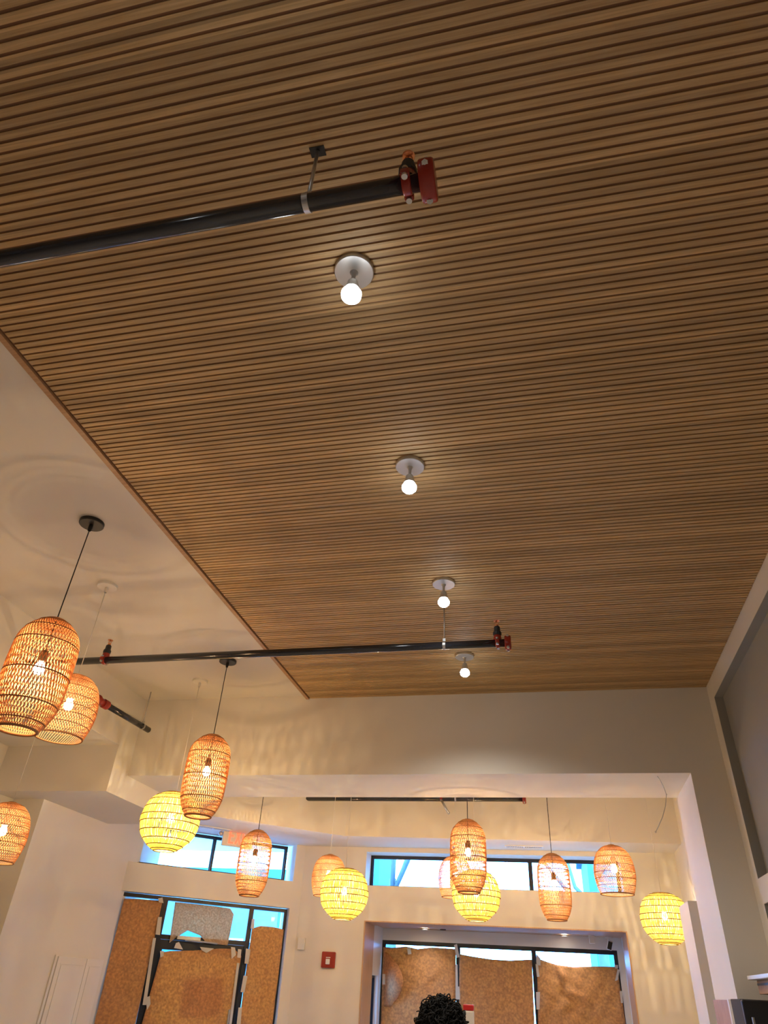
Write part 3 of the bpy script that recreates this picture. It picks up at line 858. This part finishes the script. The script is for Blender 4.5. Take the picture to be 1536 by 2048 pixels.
stroke([(.30, 0), (.52, 1)], tk); stroke([(.52, 0), (.30, 1)], tk)
stroke([(.63, 0), (.63, 1)], tk)
stroke([(.87, 0), (.87, 1)], tk); stroke([(.74, 1 - e), (1.0, 1 - e)], tk)
o = mb.build('exit_lettering', M['exit_red'], t); o.data.transform(inv)
mb = MB(); c = FE.P(u0 - .013, -.083, (z0 + z1) / 2 + .006) - t.location
mb.sphere(c, .032, 16); mb.tube([c + Vector((0.02, 0.02, 0)), FE.P(u0 + .002, -.083, (z0 + z1) / 2 + .006) - t.location], .014, 10)
o = mb.build('lamp_head', M['nickel'], t, smooth=True)

# fire strobe, sensor box, camera, vents
def wallbox(name, F, xa, ya, xb, yb, v, d, mt, bevel=.006):
    a_, b_ = F.px(xa, ya, v), F.px(xb, yb, v)
    u0, u1 = sorted((a_[0], b_[0])); z0, z1 = sorted((a_[1], b_[1]))
    return u0, u1, z0, z1
u0, u1, z0, z1 = wallbox('s', F2, 645.5, 1903, 670, 1937, 0, .01, None)
t = empty('fire_strobe', F2.P((u0 + u1) / 2, 0, z0)); tag(t, 'red fire alarm strobe on the far wall between entrance and bay', 'fire alarm')
inv = Matrix.Translation(-t.location)
mb = MB(); F2.box(mb, u0, u1, -.016, 0, z0, z1); o = mb.build('strobe_body', M['red'], t, bevel=.012); o.data.transform(inv)
mb = MB(); uu = (u0 + u1) / 2; zz = z0 + (z1 - z0) * .42
F2.box(mb, uu - .011, uu + .011, -.024, -.016, zz - .014, zz + .010); o = mb.build('strobe_lens', M['lens'], t, bevel=.006); o.data.transform(inv)
mb = MB(); F2.box(mb, uu - .012, uu + .012, -.0168, -.016, zz + .014, zz + .0175)
o = mb.build('white_marking', M['plastic_white'], t); o.data.transform(inv)

u0, u1, z0, z1 = wallbox('s', F2, 599, 1876, 609.5, 1900, 0, .01, None); u0 = max(u0, .006)
mb = MB(); F2.box(mb, u0, u1, -.022, 0, z0, z1)
tag(mb.build('wall_sensor', M['plastic_white'], None, bevel=.006), 'small white sensor box in the corner beside the entrance', 'sensor')

def vent(name, a, b, wy, label):
    c = (a + b) / 2; t = empty(name, W((c.x, c.y, ZSO))); tag(t, label, 'air vent')
    ang = math.atan2(b.y - a.y, b.x - a.x); t.rotation_euler.z = ang
    L_ = (b - a).length * S / 2; w = wy * S / 2
    mb = MB()
    mb.box(-L_, L_, -w, -w * .72, -.012, 0); mb.box(-L_, L_, w * .72, w, -.012, 0); mb.box(-L_, -L_ + .02, -w * .72, w * .72, -.012, 0); mb.box(L_ - .02, L_, -w * .72, w * .72, -.012, 0)
    mb.box(-.012, .012, -w * .72, w * .72, -.012, 0)
    mb.build('vent_frame', M['plastic_white'], t)
    mb = MB(); mb.box(-L_ + .02, L_ - .02, -w * .7, w * .7, -.002, -.0005); mb.build('vent_duct', M['plastic_black'], t)
    mb = MB(); n = 20
    for i in range(n):
        x = -L_ + .02 + (2 * L_ - .04) * (i + .5) / n
        mb.box(x - .004, x + .004, -w * .72, w * .72, -.011, -.003)
    mb.build('vent_louvres', M['plastic_white'], t)
a, b = onz(1011, 1695.5, ZSO), onz(1087, 1699.5, ZSO); b.y = a.y + .006; a.y = b.y = 3.99
vent('ceiling_vent', a, b, .055, 'white slotted air vent in the soffit above the long clerestory window')
a, b = Vector((-1.80, 3.52, ZSO)), Vector((-1.66, 3.645, ZSO))
vent('ceiling_vent', a, b, .045, 'white slotted air vent in the soffit left of the exit sign')

# bay ceiling: downlights, small vent, sensor, camera
for px_, lab in (((850, 1858.5), 'left recessed downlight in the bay ceiling'), ((1129, 1871.5), 'right recessed downlight in the bay ceiling')):
    c = onz(*px_, 0.2895); c.z = .2903
    t = empty('recessed_downlight', W(c)); tag(t, lab, 'downlight', 'recessed downlights in the bay')
    mb = MB(); mb.lathe([(.038, -.001), (.052, -.001), (.054, -.006), (.050, -.009), (.038, -.006)], 28, closed=True); mb.build('trim_ring', M['plastic_white'], t, smooth=True)
    mb = MB(); mb.lathe([(.001, -.004), (.038, -.004), (.038, -.002), (.001, -.002)], 24); mb.build('lens', M['downlight'], t)
    ld = bpy.data.lights.new('down', 'SPOT'); ld.energy = 14; ld.color = (1, .93, .85); ld.spot_size = math.radians(120); ld.spot_blend = .8; ld.shadow_soft_size = .03
    lo = bpy.data.objects.new('lamp_light', ld); COL.objects.link(lo); lo.parent = t; lo.location = (0, 0, -.014)
c = onz(886, 1859, .2895); mb = MB(); mb.lathe([(.001, 0), (.045, 0), (.043, -.010), (.001, -.012)], 24)
tag(mb.build('smoke_detector', M['fridge_side'], None, smooth=True, loc=W((c.x, c.y, .2903))), 'flat dark disc on the bay ceiling beside the left downlight', 'detector')
c = onz(1183, 1871, .2895); mb = MB(); mb.box(-.045, .045, -.03, .03, -.012, 0); mb.box(-.04, .04, -.025, .025, -.10, -.012)
tag(mb.build('ceiling_sensor', M['plastic_white'], None, bevel=.005, loc=W((c.x, c.y, .2903))), 'small white sensor under the bay ceiling left of the security camera', 'sensor')
c = onz(1216, 1874, .2895)
t = empty('security_camera', W((c.x, c.y, .2903))); tag(t, 'white security camera with black face hanging in the right corner of the bay', 'camera')
mb = MB(); mb.lathe([(.001, 0), (.052, 0), (.050, -.020), (.001, -.024)], 20); mb.tube([(0, 0, -.02), (.012, 0, -.06)], .014, 10); mb.build('mount', M['plastic_white'], t, smooth=True)
Tc = Matrix.Translation((.012, -.02, -.10)) @ Matrix.Rotation(math.radians(18), 4, 'Y') @ Matrix.Rotation(math.radians(10), 4, 'X')
mb = MB(); mb.box(-.038, .038, -.03, .06, -.065, .055, 0, Tc); b_ = mb.build('camera_body', M['plastic_white'], t, bevel=.014)
mb = MB(); mb.box(-.029, .029, -.036, -.029, -.055, .045, 0, Tc); mb.build('camera_face', M['plastic_black'], b_, bevel=.01)

# dangling wire
pts = [ony(1314, 1548, 2.70), ony(1319, 1558, 2.70), ony(1326, 1571, 2.70), ony(1333, 1589, 2.70), ony(1331, 1612, 2.70), ony(1325, 1634, 2.70), ony(1318, 1650, 2.70), ony(1311, 1664, 2.70)]
pts[0].z = .681
mb = MB(); mb.tube([W(p) for p in pts], .0035, 6); mb.sphere(W(pts[-1]), .009, 8); mb.sphere(W(pts[3]), .007, 8)
tag(mb.build('loose_wire', M['steel'], None, smooth=True), 'loose grey wire dangling from the header at the right', 'wire')

# ------------------------------------------------------------------ paper on the glass
def smooth_noise(x, y, seed):
    return (math.sin(x * 3.1 + seed) * math.cos(y * 2.3 + seed * 1.7) + .5 * math.sin(x * 7.3 - y * 5.1 + seed * 2.1) + .3 * math.sin(y * 11.7 + x * 4.9 + seed)) / 1.8
def paper(name, F, v, tops, bots, label, mt='kraft', amp=.006, seed=0, nu=30, nv=40, folds=(), thick=.0006, group='brown paper sheets taped over the glass'):
    """tops/bots: lists of pixel points left to right giving upper and lower edges"""
    T_ = [F.px(x, y, v) for x, y in tops]; B_ = [F.px(x, y, v) if not isinstance(y, str) else None for x, y in bots]
    def line(P, q):
        s_ = q * (len(P) - 1); k = min(int(s_), len(P) - 2); f = s_ - k
        return P[k][0] * (1 - f) + P[k + 1][0] * f, P[k][1] * (1 - f) + P[k + 1][1] * f
    vs = []; fs = []
    for j in range(nv + 1):
        for i in range(nu + 1):
            q = i / nu; a = line(T_, q); b = line(B_, q); f = j / nv
            u = a[0] * (1 - f) + b[0] * f; u = max(u, .026) if F is F1 else u; z = a[1] * (1 - f) + b[1] * f
            d = amp * (.5 + .5 * smooth_noise(u * 9, z * 9, seed))
            for (fu, fz, ang, dep, ln) in folds:
                uu = (u - fu) * math.cos(ang) + (z - fz) * math.sin(ang); ww = -(u - fu) * math.sin(ang) + (z - fz) * math.cos(ang)
                if abs(uu) < ln: d += dep * max(0, 1 - abs(ww) / .02) * (1 - abs(uu) / ln)
            vs.append(F.P(u, v - d, z))
    for j in range(nv):
        for i in range(nu):
            k = j * (nu + 1) + i; fs.append((k, k + 1, k + nu + 2, k + nu + 1))
    mb = MB(); mb.add(vs, fs)
    o = mb.build(name, M[mt], None, smooth=True)
    sd = o.modifiers.new('thickness', 'SOLIDIFY'); sd.thickness = thick
    tag(o, label, 'paper', group)
    return o
def tape(F, v, pts, label, w=None):
    vs0 = [F.px(x, y, v) for x, y in pts]
    n = len(vs0); mb = MB()
    vs = [F.P(u, v, z) for u, z in vs0] + [F.P(u, v - .0006, z) for u, z in vs0]
    mb.add(vs, [tuple(range(n)), tuple(range(2 * n - 1, n - 1, -1))] + [(i, (i + 1) % n, (i + 1) % n + n, i + n) for i in range(n)])
    o = mb.build('tape_strip', M['tape'], None); tag(o, label, 'tape', 'strips of masking tape'); return o
vp = V3 - .004
paper('kraft_paper', F1, vp, [(247, 1797), (275, 1798), (300, 1800), (325, 1801)], [(160, 2140), (190, 2140), (220, 2140), (250, 2140)],
      'long brown paper strip on the left sidelight of the entrance', amp=.008, seed=1)
paper('kraft_paper', F1, vp - .004, [(322, 1905), (340, 1902), (385, 1901), (440, 1897), (468, 1898), (482, 1912)], [(258, 2140), (292, 2140), (326, 2140), (360, 2140), (395, 2140), (439, 2140)],
      'wide brown paper sheet on the entrance door with a darker patch', amp=.008, seed=2)
paper('kraft_paper', F1, vp, [(503, 1857), (520, 1852), (545, 1854), (567, 1859)], [(464, 2140), (488, 2140), (510, 2140), (533, 2140)],
      'tall brown paper strip on the right sidelight of the entrance', amp=.010, seed=3)
paper('buff_paper', F1, vp, [(350, 1804), (380, 1807), (425, 1812), (460, 1817), (467, 1829)], [(338, 1886), (352, 1875), (375, 1861), (400, 1871), (412, 1886), (455, 1891)],
      'torn pale buff paper across the transom above the entrance door', 'kraft_light', amp=.006, seed=4)
# extra sheet added behind the door paper, blocking daylight to darken a patch
o = paper('kraft_paper', F1, vp + .006, [(366, 1960), (400, 1954), (445, 1950)], [(355, 2030), (390, 2035), (443, 2032)], 'small brown paper layer added behind the door sheet to block daylight', amp=.002, seed=9, nu=10, nv=10)
vb = .000
vb = -.004
pb1 = paper('kraft_paper', FB, vb, [(767, 1894), (785, 1896), (812, 1893), (835, 1898), (865, 1895), (912, 1898)], [(760, 2120), (800, 2120), (850, 2120), (913, 2120)],
      'brown paper sheet with a curled flap on the left pane of the bay', amp=.014, seed=5, folds=[(.35, .1, .6, .012, .15)])
paper('kraft_paper', FB, vb - .003, [(919, 1908), (945, 1913), (985, 1919), (1020, 1921), (1064, 1919)], [(918, 2120), (960, 2120), (1000, 2120), (1072, 2120)],
      'smooth brown paper sheet with sagging top on the middle pane of the bay', amp=.007, seed=6)
paper('kraft_paper', FB, vb, [(1074, 1916), (1095, 1924), (1115, 1930), (1145, 1934), (1190, 1933), (1234, 1934)], [(1078, 2120), (1140, 2120), (1200, 2120), (1262, 2120)],
      'creased brown paper sheet on the right pane of the bay', amp=.016, seed=7, folds=[(1.03, .10, -1.15, .02, .09), (1.08, .03, -.25, .018, .08), (1.02, -.03, .5, .012, .1)])
# curled flap over the left bay paper
n_ = 16; vs = []; fs = []
c0_ = FB.px(770, 1955, vb)
for j in range(n_ + 1):
    f = j / n_
    uL, zL = FB.px(769 + 0 * f, 1905 + 108 * f, vb)
    wid = .005 + .115 * math.sin(math.pi * min(1, (f * .92 + .02))) ** .8
    for i in range(n_ + 1):
        q = i / n_
        vs.append(FB.P(uL + wid * q, vb - .012 - .05 * math.sin(q * 2.2) * math.sin(math.pi * f) - .004, zL))
for j in range(n_):
    for i in range(n_):
        k = j * (n_ + 1) + i; fs.append((k, k + 1, k + n_ + 2, k + n_ + 1))
mb = MB(); mb.add(vs, fs); o = mb.build('curled_flap', M['kraft'], pb1, smooth=True); sd = o.modifiers.new('thickness', 'SOLIDIFY'); sd.thickness = .0006
FSp = FS
# torn paper hanging in the side window
vs = [W((-1.0, yy, zz)) for yy, zz in ((4.335, .06), (4.40, .05), (4.47, -.02), (4.49, -.06), (4.44, -.10), (4.39, -.16), (4.345, -.20), (4.36, -.05))]
# tape strips
TP = [((316, 1797), (325, 1795), (327, 1806), (318, 1805), 'curled white tape at the top left of the entrance'),
      ((316, 1834), (324, 1834), (320, 1870), (311, 1869), 'white tape strip on the left door mullion, upper'),
      ((306, 1876), (312, 1876), (292, 2010), (285, 2010), 'long white tape seam left of the door sheet'),
      ((291, 1995), (300, 1992), (301, 2008), (294, 2020), 'crumpled tape low beside the door sheet'),
      ((352, 1886), (358, 1884), (366, 1899), (348, 1896), 'pointed tape tab at the top of the door sheet'),
      ((400, 1894), (428, 1897), (413, 1906), (404, 1901), 'wide tape tab under the door closer'),
      ((320, 1902), (328, 1902), (327, 1912), (321, 1915), 'small tape at the left corner of the door sheet'),
      ((462, 1894), (470, 1895), (472, 1910), (463, 1918), 'white tape at the right corner of the door sheet'),
      ((476, 1898), (483, 1899), (481, 1916), (474, 1915), 'short tape on the right door mullion'),
      ((504, 1838), (509, 1838), (508, 1858), (501, 1857), 'tape piece at the top of the right sidelight paper'),
      ((492, 1897), (501, 1899), (497, 1928), (489, 1927), 'upper tape strip left of the right sidelight paper'),
      ((487, 1951), (495, 1952), (489, 1985), (481, 1984), 'middle tape strip left of the right sidelight paper'),
      ((477, 2015), (484, 2015), (481, 2050), (473, 2050), 'lowest tape strip left of the right sidelight paper'),
      ((474, 1926), (479, 1926), (463, 2050), (458, 2050), 'long tape seam right of the door sheet')]
for a, b, c, d, lab in TP: tape(F1, vp - .014, [a, b, c, d], lab)
TB = [((908, 1890), (914, 1888), (919, 1914), (913, 1916), 'folded tape at the top between left and middle bay papers'),
      ((911, 1929), (915, 1929), (916, 1973), (911, 1973), 'thin tape seam between left and middle bay papers'),
      ((911, 1973), (919, 1973), (920, 1999), (911, 1999), 'square tape patch between left and middle bay papers'),
      ((1072, 1907), (1081, 1917), (1081, 1931), (1073, 1930), 'tape at the top between middle and right bay papers'),
      ((1071, 1928), (1076, 1930), (1079, 1953), (1074, 1954), 'curled tape between middle and right bay papers'),
      ((1072, 1984), (1080, 1984), (1079, 2019), (1073, 2019), 'long tape patch between middle and right bay papers'),
      ((814, 1896), (821, 1896), (823, 1908), (816, 1909), 'hanging tape tab at the top of the left bay paper'),
      ((1229, 1930), (1236, 1930), (1236, 1937), (1230, 1937), 'small tape ball at the right corner of the bay papers'),
      ((765, 1948), (772, 1948), (772, 1969), (765, 1969), 'tape on the left frame of the bay window'),
      ((1235, 1938), (1239, 1940), (1236, 1960), (1230, 1962), 'curled tape right of the right bay paper'),
      ((1239, 1982), (1244, 1982), (1246, 2006), (1242, 2006), 'tape low on the right frame of the bay window')]
for a, b, c, d, lab in TB: tape(FB, vb - .024, [a, b, c, d], lab)

# ------------------------------------------------------------------ things at the lower right
t = empty('refrigerator', W((.56, 2.58, FZ))); tag(t, 'tall black refrigerator standing in front of the pier at lower right', 'refrigerator')
mb = MB(); q0, q1 = rel(t, (.490, 2.515, FZ)), rel(t, (.6285, 2.655, .0275))
mb.box(q0.x, q1.x, q0.y, q1.y, .03, q1.z); mb.build('cabinet', M['fridge_side'], t, bevel=.006)
for z0_, z1_, nm in ((.04, 1.10, 'lower_door'), (1.115, q1.z - .004, 'upper_door')):
    mb = MB(); mb.box(q0.x - .001, q1.x, q0.y - .05, q0.y - .002, z0_, z1_); d_ = mb.build('refrigerator_door', M['plastic_black'], t, bevel=.01)
    mb = MB(); mb.tube([(q0.x + .05, q0.y - .075, z0_ + .1), (q0.x + .05, q0.y - .075, min(z1_ - .1, z0_ + .6))], .010, 8); mb.build('door_handle', M['steel'], d_)
mb = MB()
for sx in (q0.x + .04, q1.x - .04):
    for sy in (q0.y + .04, q1.y - .04): mb.lathe([(.001, 0), (.02, 0), (.02, .031), (.001, .031)], 10, Matrix.Translation((sx, sy, 0)))
mb.build('feet', M['plastic_black'], t)
# white topped wall shelf on the right wall
pA = ony(1493.5, 1951.7, 2.60); pB_ = ony(1495, 1960, 2.60)
t = empty('wall_shelf', W((XR, 2.45, pB_.z))); tag(t, 'white wall shelf with wooden underside above the black refrigerator', 'shelf')
mb = MB(); q0, q1 = rel(t, (pA.x, 2.12, pB_.z)), rel(t, (XR - .0005, 2.60, pA.z)); mb.box(q0.x, q1.x, q0.y, q1.y, q0.z, q1.z); mb.build('shelf_board', M['plastic_white'], t, bevel=.004)
pC = ony(1512, 1969, 2.60)
mb = MB(); q0, q1 = rel(t, (pC.x + .004, 2.14, .042)), rel(t, (XR - .0005, 2.60, pB_.z)); mb.box(q0.x, q1.x, q0.y, q1.y, q0.z, q1.z - .0005); w_o = mb.build('shelf_box', M['trimwood'], t, bevel=.004)
mb = MB(); mb.box(q0.x - .004, q0.x, q0.y, q1.y - .01, q1.z - .035, q1.z - .02); mb.build('dark_slot', M['plastic_black'], w_o)

# slim column with red cap near the bay
bp = ony(937, 2009, 3.2)
t = empty('capped_stand', W((bp.x, 3.2, FZ))); tag(t, 'slim light grey upright stand with red cap, right of the curly haired head', 'stand')
hgt = (bp.z - FZ) * S
rr = .5 * (ony(948, 2020, 3.2).x - ony(927, 2020, 3.2).x) * S
mb = MB(); mb.box(-rr, rr, -rr * .7, rr * .7, .03, hgt - .05); mb.build('post', M['plastic_white'], t, bevel=.012)
mb = MB(); mb.box(-rr * .98, rr * .98, -rr * .68, rr * .68, hgt - .05, hgt); mb.build('cap', M['red_cap'], t, bevel=.008)
mb = MB(); mb.lathe([(.001, 0), (.2, 0), (.2, .02), (.05, .03), (.001, .03)], 28); mb.build('base', M['plastic_black'], t)

# ------------------------------------------------------------------ person (mostly below the frame)
hp = ray(883, 1993); kk = 1.60 / math.hypot(hp.x, hp.y); hp = hp * kk
HX, HY, HT = hp.x * S, hp.y * S, hp.z * S + CZ        # crown
t = empty('person', (HX, HY, 0)); tag(t, 'person seen from behind with dark curly hair, only the top of the head in view', 'person')
sc = (HT - .03) / 1.72
def skin_mesh(name, verts, edges, mt, parent, root=0, sub=2):
    me = bpy.data.meshes.new(name); me.from_pydata([Vector(v[:3]) * sc for v in verts], edges, [])
    me.materials.append(mt)
    o = bpy.data.objects.new(name, me); COL.objects.link(o); o.parent = parent
    sk = o.modifiers.new('skin', 'SKIN'); sk.use_smooth_shade = True
    sv = me.skin_vertices[0].data
    for i, v in enumerate(verts):
        sv[i].radius = (v[3] * sc, (v[4] if len(v) > 4 else v[3]) * sc); sv[i].use_root = (i == root)
    ss = o.modifiers.new('subdivision', 'SUBSURF'); ss.levels = sub; ss.render_levels = sub
    return o
V = []; E = []
def av(*a): V.append(a); return len(V) - 1
def ed(a, b): E.append((a, b))
pel = av(0, 0, .95, .15, .11); wai = av(0, 0, 1.08, .135, .10); che = av(0, .0, 1.26, .155, .115); sh = av(0, .0, 1.40, .12, .085)
nk = av(0, .005, 1.48, .055); hb = av(0, .02, 1.545, .060, .070); hm = av(0, .02, 1.61, .073, .092); ht = av(0, .01, 1.675, .060, .075)
for a, b in ((pel, wai), (wai, che), (che, sh), (sh, nk), (nk, hb), (hb, hm), (hm, ht)): ed(a, b)
for sx in (-1, 1):
    s1 = av(sx * .17, 0, 1.385, .058); e1 = av(sx * .235, -.01, 1.12, .043); w1 = av(sx * .245, .05, .88, .028); pl = av(sx * .242, .065, .81, .034, .018)
    ed(sh, s1); ed(s1, e1); ed(e1, w1); ed(w1, pl)
    for k, (dy, ln) in enumerate(((-.026, .065), (-.009, .078), (.009, .074), (.025, .058))):
        f1 = av(sx * .240, .065 + dy, .775, .0088); f2 = av(sx * .236, .068 + dy * 1.1, .775 - ln * .55, .008); f3 = av(sx * .226, .070 + dy * 1.1, .775 - ln, .007)
        ed(pl, f1); ed(f1, f2); ed(f2, f3)
    t1 = av(sx * .228, .095, .80, .010); t2 = av(sx * .218, .105, .765, .008); ed(pl, t1); ed(t1, t2)
    hj = av(sx * .095, 0, .88, .095); kn = av(sx * .10, .01, .48, .060); an = av(sx * .10, -.01, .09, .038); to = av(sx * .11, .13, .035, .032)
    ed(pel, hj); ed(hj, kn); ed(kn, an); ed(an, to)
body = skin_mesh('body', V, E, M['skin'], t)
# face and ears
mb = MB(); mb.sphere(Vector((0, .105, 1.59)) * sc, .016 * sc, 10, (1, 1.4, 1.6)); mb.build('nose', M['skin'], body, smooth=True)
for sx in (-1, 1):
    mb = MB(); mb.sphere(Vector((sx * .078, .02, 1.59)) * sc, .026 * sc, 10, (.4, .8, 1.2)); mb.build('ear', M['skin'], body, smooth=True)
    mb = MB(); mb.sphere(Vector((sx * .032, .098, 1.615)) * sc, .012 * sc, 10); mb.build('eye', M['plastic_white'], body, smooth=True)
mb = MB(); mb.sphere(Vector((0, .104, 1.553)) * sc, .018 * sc, 10, (1.3, .5, .4)); mb.build('mouth', M['red_cap'], body, smooth=True)
V = []; E = []
a0 = av(0, 0, 1.0, .165, .125); a1 = av(0, 0, 1.12, .150, .115); a2 = av(0, 0, 1.27, .170, .13); a3 = av(0, 0, 1.41, .125, .095)
ed(a0, a1); ed(a1, a2); ed(a2, a3)
for sx in (-1, 1):
    b1 = av(sx * .175, 0, 1.385, .068); b2 = av(sx * .222, -.006, 1.17, .056); ed(a3, b1); ed(b1, b2)
skin_mesh('shirt', V, E, M['shirt'], t)
V = []; E = []
a0 = av(0, 0, .97, .16, .12)
for sx in (-1, 1):
    b1 = av(sx * .097, 0, .86, .105); b2 = av(sx * .102, .01, .48, .073); b3 = av(sx * .102, -.005, .11, .055); ed(a0, b1); ed(b1, b2); ed(b2, b3)
skin_mesh('trousers', V, E, M['jeans'], t)
for sx in (-1, 1):
    mb = MB(); mb.sphere(Vector((sx * .108, .06, .040)) * sc, .05 * sc, 14, (1, 2.5, .85)); mb.build('shoe', M['plastic_black'], t, smooth=True)
# curly hair: a cap with many curls
rnd = random.Random(3)
mb = MB()
hc = Vector((0, .0, HT - .125)); rx, ry, rz = .108, .118, .112
mb.sphere(hc, 1.0, 24, (rx * .92, ry * .92, rz * .92))
for i in range(520):
    zz = rnd.uniform(-.45, 1); an = rnd.uniform(0, 2 * math.pi); rr_ = math.sqrt(1 - zz * zz)
    if rr_ * math.sin(an) > .75 and zz < .25: continue
    nrm = Vector((rr_ * math.cos(an), rr_ * math.sin(an), zz))
    p = hc + Vector((nrm.x * rx, nrm.y * ry, nrm.z * rz)) * .93
    tt = nrm.cross(Vector((rnd.gauss(0, 1), rnd.gauss(0, 1), rnd.gauss(0, 1)))).normalized(); bb = nrm.cross(tt)
    R_ = rnd.uniform(.009, .019) * (1.45 if i % 5 == 0 else 1); ph = rnd.uniform(0, 6.28); turns = rnd.uniform(.8, 1.4); lift = rnd.uniform(.004, .016) + (.010 if i % 5 == 0 else 0)
    pts = []
    for k in range(14):
        a_ = ph + turns * 2 * math.pi * k / 13
        pts.append(p + tt * (R_ * math.cos(a_)) + nrm * (lift + R_ * .8 * math.sin(a_)) + bb * (.02 * (k / 13 - .5)))
    mb.tube(pts, [.0035 * (1 - .5 * abs(k / 13 - .5)) for k in range(14)], 5)
o = mb.build('curly_hair', M['hair'], t, smooth=True)

# ------------------------------------------------------------------ outside
mb = MB(); mb.box(-40, 45, YP * S + .3, 60, -.12, -.06)
tag(mb.build('street', M['asphalt'], None), 'pale street outside the windows', 'street', kind='structure')
def building(x0, x1, y0, y1, h, label, nx, nz):
    t = empty('building', ((x0 + x1) / 2, y0, 0)); tag(t, label, 'building')
    mb = MB(); mb.box(x0 - t.location.x, x1 - t.location.x, 0, y1 - y0, -.06, h)
    mb.box(x0 - t.location.x - .2, x1 - t.location.x + .2, -.2, y1 - y0, h, h + .4)
    mb.build('facade', M['facade'], t)
    for i in range(nx):
        for j in range(nz):
            xx = x0 + (x1 - x0) * (i + .5) / nx - t.location.x; zz_ = h * (j + .5) / nz
            w_ = (x1 - x0) / nx * .28; hh_ = h / nz * .30
            mb = MB(); mb.box(xx - w_, xx + w_, -.03, .02, zz_ - hh_, zz_ + hh_); f_ = mb.build('facade_window', M['facade_glass'], t)
            mb = MB(); mb.box(xx - w_ - .08, xx + w_ + .08, -.10, -.031, zz_ - hh_ - .12, zz_ - hh_); mb.build('window_sill', M['white_paint'], f_)
building(-32, -10, 30, 36, 5.2, 'pale low building across the street at left', 5, 2)
building(-6.3, -5.5, 24.0, 26, 8.0, 'slim pale tower at the left of the long clerestory window', 1, 3)
building(-18.9, -17.0, 28.0, 29.5, 8.0, 'slim pale tower seen in the left pane over the entrance', 1, 3)
building(1.2, 12, 27, 33, 6.3, 'pale low building across the street at right', 3, 2)
def tree(x, y, h, label, seed):
    rnd = random.Random(seed); t = empty('bare_tree', (x, y, -.06)); tag(t, label, 'tree')
    mb = MB(); mb.tube([(0, 0, 0), (.05, 0, h * .3), (0, .05, h * .55)], [.16, .12, .09], 8); mb.build('trunk', M['bark'], t, smooth=True)
    mb = MB()
    def br(p, d, L_, r, n):
        q = p + d * L_; mid = (p + q) / 2 + Vector((rnd.gauss(0, .06), rnd.gauss(0, .06), rnd.gauss(0, .06))) * L_
        mb.tube([p, mid, q], [r, r * .8, r * .6], 5)
        if n > 0:
            for _ in range(3):
                d2 = (d + Vector((rnd.gauss(0, .55), rnd.gauss(0, .55), rnd.gauss(.1, .35)))).normalized(); br(q, d2, L_ * .68, r * .58, n - 1)
    for _ in range(4):
        br(Vector((0, .05, h * .5)), Vector((rnd.gauss(0, .6), rnd.gauss(0, .6), 1)).normalized(), h * .2, .06, 3)
    mb.build('branches', M['bark'], t, smooth=True)
tree(-4.0, 19, 7.5, 'bare street tree seen through the clerestory window', 4)
tree(.9, 18, 7.0, 'bare street tree at the right end of the clerestory window', 8)
